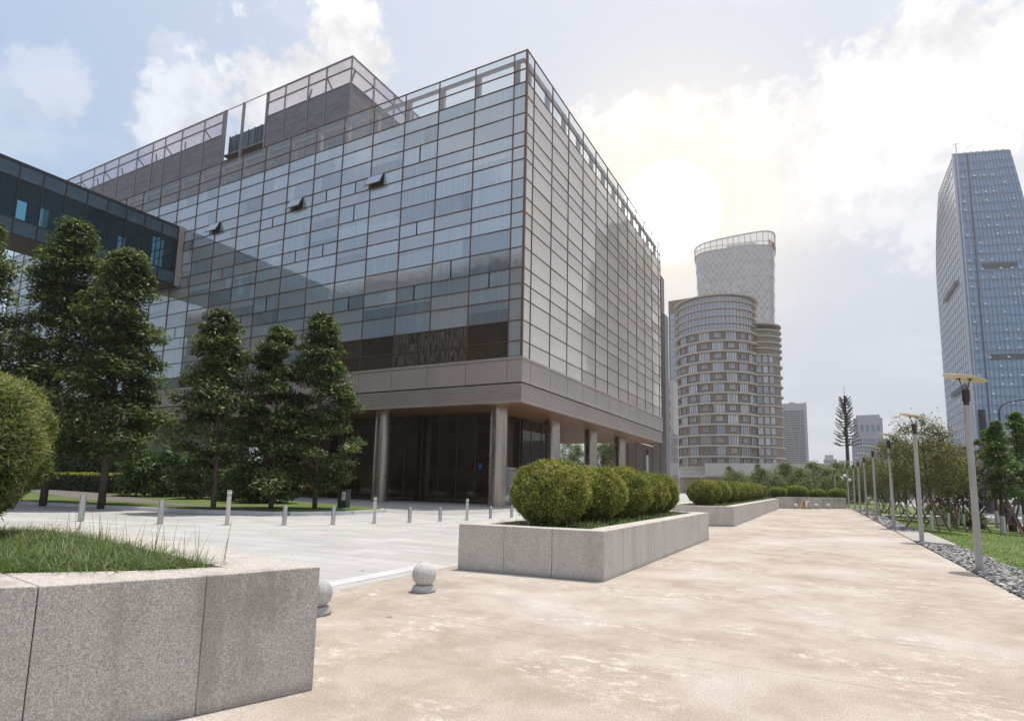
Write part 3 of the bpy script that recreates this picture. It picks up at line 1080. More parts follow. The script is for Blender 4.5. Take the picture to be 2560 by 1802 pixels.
def ball_core(rx, ry, h, nip, sq, k=0.86, seed=1):
    rng = np.random.default_rng(seed)
    b = bmesh.new()
    bmesh.ops.create_icosphere(b, subdivisions=4, radius=1)
    u = np.array([v.co[:] for v in b.verts])
    P = ball_shape(norm(u), rx, ry, h, nip, sq)
    c = np.array([0, 0, h * .5])
    P = c + (P - c) * (k + 0.03 * rng.normal(size=(len(P), 1)))
    F = np.array([[v.index for v in f.verts] for f in b.faces])
    b.free()
    return np_mesh('twigs', P, F, M['twig'], np.full(len(F), .5))


HB_R, HB_H = 0.72, 1.28
hb_fol = [hedge_ball(HB_R, HB_R, HB_H, 27000, 0.088, 0.021, M['bamboo'], s, 0.60, 2.5) for s in (11, 12)]
hb_core = ball_core(HB_R, HB_R, HB_H, .60, 2.5, .82)
GB = 'clipped bamboo hedge balls in the granite planters'


def put_ball(loc, rz, scale, label, fol, core, group):
    t = thing('hedge_ball', label, 'shrub', loc, rz, group)
    t.scale = scale
    link('foliage', fol, t)
    link('twigs', core, t)
    return t


P1B = [(-4.78, 10.62, 1.02), (-4.62, 12.45, .98), (-4.55, 14.25, 1.0), (-4.55, 16.1, .97), (-4.6, 17.9, .94)]
for i, (x, y, s) in enumerate(P1B):
    lab = ['olive bamboo hedge ball nearest the front corner of the middle planter, the largest in view', 'bamboo hedge ball right behind the front one of the middle planter',
           'middle hedge ball of the five in the middle planter', 'hedge ball next to last in the middle planter', 'hedge ball at the far end of the middle planter'][i]
    put_ball((x, y, .75), i * 1.3, (s, s, s * random.uniform(.97, 1.03)), lab, hb_fol[i % 2], hb_core, GB)
for i in range(9):
    y = 27.6 + i * 2.85
    lab = 'bamboo hedge ball at the near end of the long far planter' if i == 0 else ('bamboo hedge ball at the far end of the long far planter' if i == 8 else ORD[i] + ' hedge ball from the near end of the long far planter')
    s = .98 if i == 0 else .96 + .04 * random.random()
    put_ball((-4.85, y, .75), i * 0.9, (s, s, s * .96), lab, hb_fol[i % 2], hb_core, GB)
# big near shrub at the left edge
LB_R, LB_H = 0.93, 1.86
put_ball((-7.97, 2.40, .88), 0.4, (1, 1, 1), 'big bushy bamboo shrub at the left edge of the photo, in the near planter',
         hedge_ball(LB_R, LB_R, LB_H, 60000, 0.10, 0.0115, M['bamboo_green'], 31, 0.38, 2.2, 0.08, .2), ball_core(LB_R, LB_R, LB_H, .42, 2.3, .84), GB)
# flat green domes on the far wall
dome_f = hedge_ball(0.72, 0.72, 1.0, 9000, 0.075, 0.04, M['box'], 41, .75, 2.4, 0.02)
dome_c = ball_core(.72, .72, 1.0, .75, 2.4, .88)
for i, (x, y, s) in enumerate([(-3.75, 57.6, 1.0), (-2.25, 58.6, 1.2), (-.62, 60.4, .9), (1.0, 63.2, 1.0)]):
    put_ball((x, y, .84), i, (s, s, .95 * s), ['dark green dome shrub left on the far end wall beside the hedge row', 'widest green dome shrub on the far end wall', 'smallest dome shrub on the far end wall',
                                          'green dome shrub on the far end wall nearest the lamp posts'][i], dome_f, dome_c, 'clipped dome shrubs on the far end wall')

# ------------------------------------------------------------------ ball bollards, steel bollards, small street things
b = MB()
prof = [(0.0, 0.0), (0.215, 0.0), (0.225, 0.03), (0.22, 0.055), (0.205, 0.075), (0.20, 0.11), (0.17, 0.125)]
b.lathe(prof, seg=32)
GS = 'granite ball bollards on the walkway'
t0 = thing('ball_bollard', 'granite ball bollard on the walkway, standing clear in front of the middle planter', 'bollard', (-5.25, 7.14, 0), 0, GS)
b.build('base', M['granite_pale'], t0, smooth=True)
b = MB()
R_ = 0.225
b.lathe([(max(R_ * math.sin(a), 0.0), 0.125 + .195 - R_ * math.cos(a) + 0.0) for a in [0.52 + (PI - .52) * i / 18 for i in range(19)]], seg=36)
b.build('ball', M['granite_pale'], t0, smooth=True)
t0.scale = (.78, .78, .78)
dup(t0, (-5.42, 5.25, 0), 1.0, 'granite ball bollard half hidden by the near left planter')
for i, (x, y) in enumerate([(-2.22, 54.3), (-.72, 56.4), (.18, 57.9)]):
    dup(t0, (x, y, 0), i, ['white ball bollard before the far end wall, left of the folding signs', 'white ball bollard before the far end wall, just right of the folding signs',
                           'small white ball bollard before the far end wall, nearest the lamp posts'][i], .82)

sb = MB()
sb.lathe([(.075, 0), (.075, .60), (.070, .615), (.055, .622), (0, .625)], seg=20)
short0 = thing('steel_bollard', '-', 'bollard', (0, 0, 0), 0, 'steel bollards along the plaza edge')
sb.build('post', M['steel'], short0, smooth=True)
rb = MB()
rb.lathe([(.082, 0.0), (.082, .012), (.076, .014)], seg=20)
rb.build('floor_ring', M['lamp_dark'], short0)
tb = MB()
tb.lathe([(.105, 0), (.105, .015), (.062, .02), (.062, .78), (.066, .785), (.066, .80), (.058, .805), (.058, .83), (.066, .835), (.066, .85), (.058, .855), (.058, .875), (.066, .88), (.066, .98), (0, .985)], seg=20)
tall0 = thing('light_bollard', '-', 'bollard', (0, 0, 0), 0, 'tall lighting bollards along the plaza edge')
tb.build('post', M['steel'], tall0, smooth=True)
lbd = MB()
lbd.lathe([(.06, .881), (.067, .885), (.067, .915), (.06, .92)], seg=20)
lbd.build('light_ring', M['white'], tall0)
SH = ['leftmost short steel bollard, standing before the tall dark tree', 'short steel bollard left of the first light bollard', 'short steel bollard just right of the first light bollard',
      'short steel bollard beside the warning box', 'short steel bollard right of the middle light bollard', 'short steel bollard before the lobby glass doors', 'short steel bollard in front of the near building column', 'short steel bollard beside the middle planter hedge']
TL = ['tall steel light bollard before the trees on the left', 'tall steel light bollard beside the dark lobby', 'tall steel light bollard nearest the building column']
i0 = i1 = 0
first = {0: True, 1: True}
for x, y, h, k in BOLL:
    src = tall0 if k else short0
    lab = TL[i1] if k else SH[i0]
    if k:
        i1 += 1
    else:
        i0 += 1
    s = h / (.985 if k else .625)
    if first[k]:
        src.location = (x, y, 0)
        src.scale = (s ** .7, s ** .7, s)
        src['label'] = lab
        first[k] = False
    else:
        dup(src, (x, y, 0), 0, lab, (s ** .7, s ** .7, s))

# grey box with a warning triangle
t = thing('utility_box', 'small grey utility box with a yellow warning triangle, on the lawn edge', 'utility box', (-21.4, 22.1, .2), 0.25)
b = MB()
b.box(-.24, .24, -.2, .2, 0, .85)
b.box(-.27, .27, -.23, .23, .85, .90)
b.build('cabinet', M['darkpole'], t)
b = MB()
b.box(-.02, .2, -.207, -.202, .38, .80)
b.build('label_plate', M['white'], t)
b = MB()
b.add([(.02, -.212, .58), (.16, -.212, .58), (.09, -.212, .75)], [(0, 1, 2)])
b.build('warning_triangle', M['yellow'], t)

lf0 = None
lr = random.Random(3)
for i, (x, y) in enumerate([(-8.6, 6.2), (-7.3, 8.1), (-9.9, 8.8), (-7.9, 5.6), (-11.5, 10.2), (-10.8, 7.6), (-13.4, 9.4), (-6.9, 7.0), (-5.9, 6.4), (-4.6, 5.6), (-12.6, 12.4), (-9.0, 12.0), (-2.2, 9.2)]):
    if lf0 is None:
        b = MB()
        b.add([(-.04, 0, .006), (-.008, -.016, .010), (.04, 0, .016), (-.008, .016, .012)], [(0, 1, 2), (0, 2, 3)])
        lf0 = b.build('fallen_leaf', M['stake'])
        tag(lf0, 'small dry brown leaf lying on the paving', 'leaf', 'dry leaves on the paving')
        lf0.location = (x, y, .002)
    else:
        q = lf0.copy()
        COL.objects.link(q)
        q.location = (x, y, .002)
        q.rotation_euler = (0, 0, lr.uniform(0, 6))
        q.scale = (lr.uniform(.7, 1.3),) * 3

# folding floor signs at the far wall
for i, (x, y, c) in enumerate([(-1.72, 55.0, 'peach'), (-1.35, 55.4, 'white')]):
    t = thing('folding_sign', ['faded orange folding floor sign before the far end wall', 'white folding floor sign with red panel beside the faded orange one'][i], 'sign', (x, y, 0), 0.3 + .2 * i, 'folding floor signs')
    b = MB()
    for s in (-1, 1):
        b.boxc((s * .13, 0, .36), (.03, .42, .74), Matrix.Rotation(s * -.28, 3, 'Y'))
    b.build('board', M[c], t)
    b = MB()
    b.boxc((.155, 0, .40), (.012, .26, .22), Matrix.Rotation(-.28, 3, 'Y'))
    b.build('panel', M['red'], t)

# ------------------------------------------------------------------ lamps
GL = 'disc lamp posts along the gravel strip'
lamp = thing('lamp_post', 'nearest grey lamp post with tilted cream disc, in the gravel', 'lamp post', (2.80, 15.74, 0), 0, GL)
b = MB()
b.lathe([(.068, 0), (.066, .4), (.060, 3.50)], seg=24)
b.build('pole', M['lamp_pole'], lamp, smooth=True)
b = MB()
b.lathe([(.052, 3.50), (.052, 3.585), (.071, 3.59), (.071, 3.84), (.06, 3.85), (0, 3.85)], seg=24)
b.build('collar', M['lamp_dark'], lamp, smooth=True)
tilt = Matrix.Rotation(0.30, 3, Vector((math.sin(-YAW) * -1, math.cos(YAW), 0)).normalized()) @ Matrix.Rotation(-0.12, 3, 'X')
disc_c = Vector((0.0, 0, 4.10))
b = MB()
b.lathe([(0, -.010), (.385, -.010), (.405, 0.0), (.40, .012), (.25, .024), (0, .028)], seg=40)
b.v = [tuple(tilt @ Vector(p) + disc_c) for p in b.v]
b.build('disc', M['lamp_disc'], lamp, smooth=True)
for s in (-1, 1):
    foot = Vector((.035 * s, 0, 3.845))
    head = disc_c + tilt @ Vector((.085 * s, -.09 * s, -.011))
    b = MB()
    b.tube([foot, head], [.008, .010], 8)
    b.lathe([(.014, -.026), (.055, -.008), (.055, -.002)], tuple(head), 14)
    b.build('stalk', M['lamp_dark'], lamp)
LX = [(2.69, 23.2), (2.57, 30.6), (2.47, 38.9), (2.40, 46.2), (2.33, 53.0), (2.2, 58.6), (1.78, 59.6)]
for i, (x, y) in enumerate(LX):
    lab = ORD[i + 1] + ' disc lamp post from the camera along the gravel strip'
    if i == 5:
        lab = 'disc lamp post right of the far wall end, in front of the mast tree'
    if i == 6:
        lab = 'farthest disc lamp post of the row, touching the far wall end'
    dup(lamp, (x, y, 0), 0.02 * i, lab)
dup(lamp, (.9, 68.5, -.3), 0.1, 'disc lamp post standing behind the far end wall among the park trees')
dup(lamp, (-8.9, 33.0, 0), 0.1, 'disc lamp post behind the middle planter, left of the long hedge row', .96)
# globe lamp near the mast
t = thing('globe_lamp', 'thin post with a cluster of white globes behind the lamp row', 'lamp post', (2.0, 75.0, 0), 0)
b = MB()
b.tube([(0, 0, -.4), (0, 0, 3.1)], [.06, .045], 10)
b.build('pole', M['darkpole'], t)
for a in range(3):
    b = MB()
    c = (.45 * math.cos(a * 2.1 + .4), .45 * math.sin(a * 2.1 + .4), 2.75 + .22 * a)
    b.lathe([(.2 * math.sin(q), -.2 * math.cos(q)) for q in [PI * i / 10 for i in range(11)]], c, 16)
    b.tube([(0, 0, c[2] - .25), (c[0], c[1], c[2] - .15)], .02, 6)
    b.build('globe', M['white'], t, smooth=True)

# street lamps with curved arms
def street_lamp(loc, h, armdir, reach, label):
    t = thing('street_lamp', label, 'street lamp', loc, 0, 'dark street lamps along the road')
    b = MB()
    b.tube([(0, 0, 0), (0, 0, 1.2), (0, 0, h - 1.6)], [.16, .13, .085], 12)
    b.build('pole', M['darkpole'], t, smooth=True)
    b = MB()
    d = Vector((armdir[0], armdir[1], 0)).normalized()
    pts = []
    for i in range(9):
        q = i / 8 * PI / 2
        pts.append(Vector((0, 0, h - 1.6)) + d * (1.2 * (1 - math.cos(q))) + Vector((0, 0, 1.2 * math.sin(q))))
    pts.append(pts[-1] + d * (reach - 1.2) + Vector((0, 0, .25)))
    b.tube(pts, [.08] * 9 + [.05], 10)
    b.build('arm', M['darkpole'], t, smooth=True)
    b = MB()
    e = pts[-1]
    b.boxc(e + d * .35, (.9, .26, .12), Matrix.Rotation(math.atan2(d.y, d.x), 3, 'Z') @ Matrix.Rotation(-.12, 3, 'Y'))
    b.build('lamp_head', M['darkpole'], t, bevel=.03)
    return t


CR = Vector((math.cos(YAW), math.sin(YAW), 0))
street_lamp((15.4, 72.5, -.45), 11.5, CR, 2.6, 'dark street lamp whose curved arm reaches in front of the blue glass tower')
street_lamp((12.9, 99.1, -.45), 10.5, CR, 2.6, 'dark curved street lamp rising just left of the blue glass tower')
street_lamp((12.6, 128.0, -.45), 10.2, CR, 2.4, 'smallest dark street lamp far down the road, above the park trees')
t = thing('traffic_pole', 'thick charcoal pole at the road edge behind the nearest lamp post', 'pole', (15.2, 78.5, -.45), 0)
b = MB()
b.tube([(0, 0, 0), (0, 0, 11)], [.42, .34], 14)
b.build('shaft', M['darkpole'], t, smooth=True)
b = MB()
b.lathe([(.6, 0), (.6, .12), (.45, .2)], seg=14)
b.build('base', M['darkpole'], t)

# pedestrian crossing sign
t = thing('crossing_sign', 'blue square pedestrian crossing sign across the road', 'sign', (43.0, 214.9, -.4), -0.18)
b = MB()
b.tube([(0, 0, 0), (0, 0, 4.2)], .09, 8)
b.build('post', M['darkpole'], t)
b = MB()
b.box(-1.05, 1.05, -.16, -.1, 2.7, 4.8)
b.build('panel', M['blue'], t)
b = MB()
b.add([(-.75, -.17, 3.0), (.75, -.17, 3.0), (0, -.17, 4.5)], [(0, 1, 2)])
b.build('white_triangle', M['white'], t)
b = MB()
b.lathe([(0, -.13), (.13, 0), (0, .13)], (0, -.18, 4.02), 10)
b.bar((0, -.18, 3.9), (-.02, -.18, 3.5), .2, .02)
b.bar((-.02, -.18, 3.52), (-.22, -.18, 3.1), .1, .02)
b.bar((-.02, -.18, 3.52), (.2, -.18, 3.1), .1, .02)
b.build('walking_figure', M['blue'], t)

# orange post, low stone benches
t = thing('orange_post', 'short orange marker post at the lawn edge before the road', 'post', (8.75, 42.2, -.43), 0)
b = MB()
b.lathe([(.13, 0), (.13, .62), (.15, .63), (.15, .78), (.1, .80), (0, .80)], seg=16)
b.build('body', M['orange'], t, smooth=True)
for i, (x, y, rz) in enumerate([(8.3, 41.6, .35), (9.6, 38.3, .35)]):
    t = thing('park_bench', ['dark wooden bench beside the orange marker post', 'dark wooden bench at the right edge beyond the lawn'][i], 'bench', (x, y, -.43), rz, 'dark wooden benches by the pavement')
    b = MB()
    b.box(-1.0, 1.0, -.25, .25, .36, .44)
    b.build('seat', M['stake'], t, bevel=.01)
    for s in (-.8, .8):
        b = MB()
        b.box(s - .1, s + .1, -.2, .2, 0, .36)
        b.build('leg', M['lamp_dark'], t)
    b = MB()
    b.box(.35, .95, -.2, .2, .442, .95)
    b.build('planter_box', M['lamp_dark'], t)

# bicycles parked round the thick pole
def bicycle(loc, rz, label, c):
    t = thing('bicycle', label, 'bicycle', loc, rz, 'parked bicycles')
    for s in (-.52, .52):
        b = MB()
        R0, n = .33, 18
        pts = [(s + R0 * math.cos(2 * PI * i / n), 0, .34 + R0 * math.sin(2 * PI * i / n)) for i in range(n + 1)]
        b.tube(pts, .022, 6, cap=False)
        for q in range(6):
            b.tube([(s, 0, .34), (s + R0 * math.cos(q * PI / 3), 0, .34 + R0 * math.sin(q * PI / 3))], .005, 4)
        b.build('wheel', M['tyre'], t)
    b = MB()
    for a, d in (((-.52, 0, .34), (-.12, 0, .80)), ((-.12, 0, .80), (.36, 0, .82)), ((.36, 0, .82), (-.05, 0, .32)), ((-.05, 0, .32), (-.12, 0, .88)), ((-.52, 0, .34), (-.05, 0, .32)), ((.34, 0, 1.0), (.52, 0, .34))):
        b.tube([a, d], .02, 6)
    b.build('frame', M[c], t)
    b = MB()
    b.tube([(.30, -.26, 1.02), (.34, 0, 1.0), (.30, .26, 1.02)], .016, 6)
    b.build('handlebar', M['bike'], t)
    b = MB()
    b.boxc((-.13, 0, .91), (.26, .14, .06))
    b.build('saddle', M['tyre'], t, bevel=.02)


bicycle((13.6, 66.5, -.39), .9, 'dark bicycle parked left of the thick charcoal pole', 'bike')
bicycle((14.2, 67.5, -.39), 1.3, 'orange framed bicycle parked among the dark ones by the road', 'orange')
bicycle((15.0, 66.0, -.39), .5, 'dark bicycle parked right of the thick charcoal pole', 'bike')

# ------------------------------------------------------------------ cars
def loft(sections):
    """sections: list of closed loops (same count) -> MB"""
    b = MB()
    n = len(sections[0])
    vs = [p for s in sections for p in s]
    fs = []
    for i in range(len(sections) - 1):
        for k in range(n):
            fs.append((i * n + k, i * n + (k + 1) % n, (i + 1) * n + (k + 1) % n, (i + 1) * n + k))
    fs.append(tuple(range(n - 1, -1, -1)))
    e = (len(sections) - 1) * n
    fs.append(tuple(range(e, e + n)))
    b.add(vs, fs)
    return b


def car(loc, rz, label, paint, suv=False, sc=1.0):
    """front faces -Y"""
    t = thing('parked_car' if False else 'car', label, 'car', loc, rz, 'cars on the road')
    t.scale = (sc,) * 3
    H = 1.68 if suv else 1.45
    belt = .98 if suv else .90
    st = [(-2.25, .52, .28, .62), (-2.15, .80, .22, .74), (-1.6, .88, .2, belt - .10), (-.95, .90, .2, belt - .02), (0, .91, .2, belt + .02), (1.2, .91, .2, belt + .04), (1.9, .88, .22, belt + .05), (2.2, .80, .26, belt - .05), (2.27, .70, .32, belt - .2)]
    secs = []
    for y, hw, z0, z1 in st:
        secs.append([(-hw * .9, y, z0), (hw * .9, y, z0), (hw, y, z0 + .15), (hw, y, (z0 + z1) * .5), (hw * .93, y, z1 - .04), (hw * .80, y, z1), (-hw * .80, y, z1), (-hw * .93, y, z1 - .04), (-hw, y, (z0 + z1) * .5), (-hw, y, z0 + .15)])
    loft(secs).build('body', M[paint], t, smooth=True)
    rs = [(-.98, .70, belt, belt + .02), (-.35, .66, belt - .02, H - .06), (.2, .64, belt, H), (1.1, .63, belt, H - .02), (1.75, .62, belt, H - .22), (2.1, .60, belt, belt + .06)]
    secs = []
    for y, hw, z0, z1 in rs:
        secs.append([(-hw * 1.12, y, z0), (hw * 1.12, y, z0), (hw * .98, y, z1 - .05), (hw * .88, y, z1), (-hw * .88, y, z1), (-hw * .98, y, z1 - .05)])
    loft(secs).build('cabin', M[paint], t, smooth=True)
    b = MB()
    b.add([(-.62, -.985, belt + .035), (.62, -.985, belt + .035), (.55, -.37, H - .085), (-.55, -.37, H - .085)], [(0, 1, 2, 3)])
    b.v = [(x, y - .03, z + .02) for x, y, z in b.v]
    b.build('windscreen', M['car_glass'], t)
    for s in (-1, 1):
        b = MB()
        b.add([(s * .80, -.75, belt + .05), (s * .80, 1.65, belt + .05), (s * .672, 1.25, H - .12), (s * .682, -.32, H - .12)], [(0, 1, 2, 3)])
        b.build('side_window', M['car_glass'], t)
        b = MB()
        b.boxc((s * .62, -2.17, .66), (.34, .12, .14), Matrix.Rotation(s * .35, 3, 'Z'))
        b.build('headlight', M['chrome'], t, bevel=.02)
        b = MB()
        b.boxc((s * .98, -.62, belt + .06), (.18, .12, .12))
        b.build('mirror', M[paint], t, bevel=.02)
        for y in (-1.42, 1.4):
            b = MB()
            b.lathe([(.05, -.11), (.31, -.11), (.33, -.08), (.33, .08), (.31, .11), (.05, .11)], seg=20)
            b.v = [(s * .80 + z, y + x, .33 + yy_) for x, yy_, z in b.v]
            wl = b.build('wheel', M['tyre'], t, smooth=True)
            b = MB()
            b.lathe([(0, .112), (.2, .114), (.21, .105)], seg=14)
            b.v = [(s * (.80 + z), y + x, .33 + yy_) for x, yy_, z in b.v]
            b.build('rim', M['chrome'], wl)
    b = MB()
    b.boxc((0, -2.27, .46), (1.1, .05, .2))
    b.build('grille', M['tyre'], t, bevel=.02)
    b = MB()
    b.boxc((0, -2.31, .42), (.44, .02, .14))
    b.build('number_plate', M['plate'], t)
    return t


car((20.7, 121.6, -.5), .30, 'white saloon car driving towards the camera, left of the nearest lamp post', 'white_paint', False, 1.22)
car((22.8, 103.2, -.5), .34, 'white car with blue plate right of the nearest lamp post, behind the walking person', 'white_paint', True, 1.22)
car((15.75, 66.4, -.5), .1, 'white car cut off by the right edge of the photo', 'white_paint', True, 1.1)
car((18.6, 140.0, -.5), .2, 'dark red car far down the road behind the row of trees', 'red_paint', False, 1.1)

# ------------------------------------------------------------------ person walking on the pavement
pt = thing('person', 'person in black clothes walking along the pavement beside the road', 'person', (12.1, 57.4, -.395), 2.6)


def skin_body(name, pts, edges, radii, mat, parent):
    me = bpy.data.meshes.new(name)
    me.from_pydata(pts, edges, [])
    o = bpy.data.objects.new(name, me)
    COL.objects.link(o)
    o.parent = parent
    md = o.modifiers.new('skin', 'SKIN')
    for i, r in enumerate(radii):
        sv = me.skin_vertices[0].data[i]
        sv.radius = (r, r)
        sv.use_root = (i == 0)
    md.use_smooth_shade = True
    s_ = o.modifiers.new('sub', 'SUBSURF')
    s_.levels = s_.render_levels = 2
    me.materials.append(mat)
    return o


try:
    pts = [(0, 0, .95), (0, 0, 1.15), (0, .01, 1.36), (0, .02, 1.47), (0, .0, 1.60), (0, -.01, 1.70),
           (.17, .01, 1.38), (.23, .06, 1.12), (.23, -.03, .90), (-.17, .01, 1.38), (-.23, -.04, 1.12), (-.22, -.12, .92),
           (.09, 0, .90), (.10, -.12, .50), (.10, -.06, .09), (.10, -.18, .04), (-.09, 0, .90), (-.10, .06, .50), (-.10, .22, .13), (-.10, .12, .05),
           (.235, -.07, .82), (-.22, -.16, .84)]
    eds = [(0, 1), (1, 2), (2, 3), (3, 4), (4, 5), (2, 6), (6, 7), (7, 8), (2, 9), (9, 10), (10, 11), (0, 12), (12, 13), (13, 14), (14, 15), (0, 16), (16, 17), (17, 18), (18, 19), (8, 20), (11, 21)]
    rad = [.15, .14, .15, .055, .095, .085, .07, .05, .038, .07, .05, .038, .10, .07, .045, .04, .10, .07, .045, .04, .035, .035]
    skin_body('body', pts, eds, rad, M['skin'], pt)
    pts = [(0, 0, .96), (0, 0, 1.16), (0, .01, 1.37), (.17, .01, 1.375), (.23, .06, 1.12), (.23, 0, .97), (-.17, .01, 1.375), (-.23, -.04, 1.12), (-.22, -.09, .97),
           (.09, 0, .90), (.10, -.12, .50), (.10, -.065, .13), (-.09, 0, .90), (-.10, .06, .50), (-.10, .21, .17)]
    eds = [(0, 1), (1, 2), (2, 3), (3, 4), (4, 5), (2, 6), (6, 7), (7, 8), (0, 9), (9, 10), (10, 11), (0, 12), (12, 13), (13, 14)]
    rad = [.18, .175, .17, .09, .07, .06, .09, .07, .06, .125, .09, .075, .125, .09, .075]
    skin_body('clothes', pts, eds, rad, M['cloth'], pt)
    hb = MB()
    hb.lathe([(.115 * math.sin(q), .115 * math.cos(q)) for q in [PI * .62 * i / 8 for i in range(9)]], (0, .02, 1.68), 14)
    hb.build('hair', M['tyre'], pt, smooth=True)
except Exception as ex:
    print('person failed', ex)

# ------------------------------------------------------------------ trees


def tree_meshes(h, base, R, nclump, nleaf, L, W, mat, seed, shape='cone', trunk_r=0.12, flat=0.5, fork=False, lime=0.0):
    rng = np.random.default_rng(seed)
    rnd = random.Random(seed)
    b = MB()
    lean = [rnd.uniform(-.03, .03) * h, rnd.uniform(-.03, .03) * h]
    npt = 8

    def axis(t):
        return Vector((lean[0] * t * t + .05 * math.sin(5 * t + seed), lean[1] * t * t + .05 * math.cos(4 * t + seed), h * t))
    pts = [axis(i / npt * .96) for i in range(npt + 1)]
    pts[0].z = -0.25
    b.tube(pts, [trunk_r * (1 - .88 * i / npt) for i in range(npt + 1)], 9)
    P, N, T = [], [], []
    for c in range(nclump):
        t = (c + rnd.random()) / nclump
        t = t ** 0.92
        if shape == 'cone':
            r = R * (1 - t) ** .62 * (0.62 + .55 * math.sin(min(t * 2.4 + .35, PI / 2)))
            r *= .78 + .34 * math.sin(t * 23 + seed) * .5 + .12 * rnd.random()
        elif shape == 'vase':
            r = R * (0.35 + .8 * math.sin(PI * min(t * .8 + .12, 1)))
        else:
            r = R * math.sqrt(max(0.02, 1 - (2 * t - .95) ** 2))
        a = rnd.uniform(0, 2 * PI)
        rr = r * math.sqrt(rnd.uniform(.12, 1.0))
        z = base + (h - base) * t
        ax = axis(z / h)
        C = Vector((ax.x + rr * math.cos(a), ax.y + rr * math.sin(a), z))
        cr = (0.30 * R + .12 * r) * rnd.uniform(.7, 1.25)
        ch = cr * flat * rnd.uniform(.8, 1.2)
        st = axis(max(0.05, (z - .35 * rr - .15 * h * .3) / h))
        mid = st.lerp(C, .5) + Vector((0, 0, -.05 * rr))
        b.tube([st, mid, C], [trunk_r * .26 * (1 - t * .6), trunk_r * .16, trunk_r * .05], 5, cap=False)
        k = max(8, int(nleaf / nclump * rnd.uniform(.7, 1.3)))
        u = norm(rng.normal(size=(k, 3)))
        rad = rng.uniform(0, 1, (k, 1)) ** .45
        q = u * rad * np.array([cr, cr, ch])
        q[:, 2] -= 0.35 * np.sum(q[:, :2] ** 2, 1) / cr * .6
        P.append(np.array(C) + q)
        N.append(norm(np.array([0, 0, 1.25]) + .5 * u + .55 * rng.normal(size=(k, 3))))
        T.append(np.clip(rng.normal(.42 + rnd.uniform(-.14, .14), .2, k), 0, 1))
    P, N, T = np.concatenate(P), np.concatenate(N), np.concatenate(T)
    v, f = leaf_quads(P, N, L, W, rng, 0.25)
    fol = np_mesh('crown', v, f, mat, T)
    b.mi = [0] * len(b.f)
    me = bpy.data.meshes.new('trunk')
    me.from_pydata(b.v, [], b.f)
    me.materials.append(M['bark'])
    me.polygons.foreach_set('use_smooth', [True] * len(b.f))
    lm = None
    if lime:
        q = MB()
        q.tube([axis(0) + Vector((0, 0, -.1)), axis(lime / h)], [trunk_r * 1.16, trunk_r * 1.06], 10)
        lm = bpy.data.meshes.new('limewash_coat')
        lm.from_pydata(q.v, [], q.f)
        lm.materials.append(M['limewash'])
    return fol, me, lm


def plant(name, label, meshes, loc, rz=0, sc=1.0, group=None, cat='tree'):
    t = thing(name, label, cat, loc, rz, group)
    t.scale = (sc,) * 3 if not isinstance(sc, tuple) else sc
    link('crown', meshes[0], t)
    if meshes[1] is not None:
        link('trunk', meshes[1], t)
    if len(meshes) > 2 and meshes[2] is not None:
        link('limewash_coat', meshes[2], t)
    return t


GT = 'dark evergreen trees in front of the glass building'
# (x, y, height, crown base, radius, seed)
FT = [(-33.8, 14.5, 14.3, 2.6, 2.75, 3, 'tallest dark evergreen tree beneath the glass bridge on the left'),
      (-29.9, 15.15, 12.2, 2.3, 2.6, 5, 'dark evergreen tree with a bare trunk right of the tallest one'),
      (-23.9, 16.66, 8.9, .9, 2.1, 8, 'slender evergreen tree behind the first tall light bollard'),
      (-22.55, 18.61, 8.6, .9, 1.95, 13, 'evergreen tree between the slender tree and the one nearest the lobby'),
      (-21.45, 20.19, 9.4, 1.0, 2.1, 21, 'evergreen tree nearest the dark lobby, beside the utility box'),
      (-36.6, 11.6, 14.2, 3.0, 2.9, 34, 'evergreen tree cut off by the left edge of the photo')]
for x, y, h, cb, R, sd, lab in FT:
    nl = 34000 if h > 11 else 24000
    plant('evergreen_tree', lab, tree_meshes(h, cb, R, 120 if h > 11 else 84, nl, .25 if h > 11 else .20, .105 if h > 11 else .09, M['leaf'], sd, 'cone', .17 if h > 11 else .12, .42), (x, y, .18), sd, 1.0, GT)

# bushes and clipped hedge before the building
def bush_mesh(r, h, n, L, W, mat, seed):
    rng = np.random.default_rng(seed)
    P, N, T = [], [], []
    for c in range(26):
        a, q = rng.uniform(0, 2 * PI), math.sqrt(rng.uniform(0, 1))
        C = np.array([r * q * math.cos(a) * .8, r * q * math.sin(a) * .8, h * (.15 + .75 * rng.uniform() * (1 - .5 * q * q))])
        k = n // 26
        u = norm(rng.normal(size=(k, 3)))
        P.append(C + u * rng.uniform(.2, 1, (k, 1)) * r * .36)
        N.append(u + np.array([0, 0, .8]) + .6 * rng.normal(size=(k, 3)))
        T.append(np.clip(rng.normal(.45, .22, k), 0, 1))
    P, N, T = np.concatenate(P), np.concatenate(N), np.concatenate(T)
    P[:, 2] = np.maximum(P[:, 2], 0.02)
    v, f = leaf_quads(P, N, L, W, rng, .3)
    return np_mesh('crown', v, f, mat, T)


def bush_stems(r, h, seed):
    rnd = random.Random(seed)
    b = MB()
    for i in range(14):
        a = rnd.uniform(0, 2 * PI)
        q = r * .75 * rnd.random()
        b.tube([(q * .3 * math.cos(a), q * .3 * math.sin(a), -.1), (q * .7 * math.cos(a), q * .7 * math.sin(a), h * .45), (q * math.cos(a), q * math.sin(a), h * .85)], [.03, .02, .008], 5)
    me = bpy.data.meshes.new('trunk')
    me.from_pydata(b.v, [], b.f)
    me.materials.append(M['bark'])
    return me


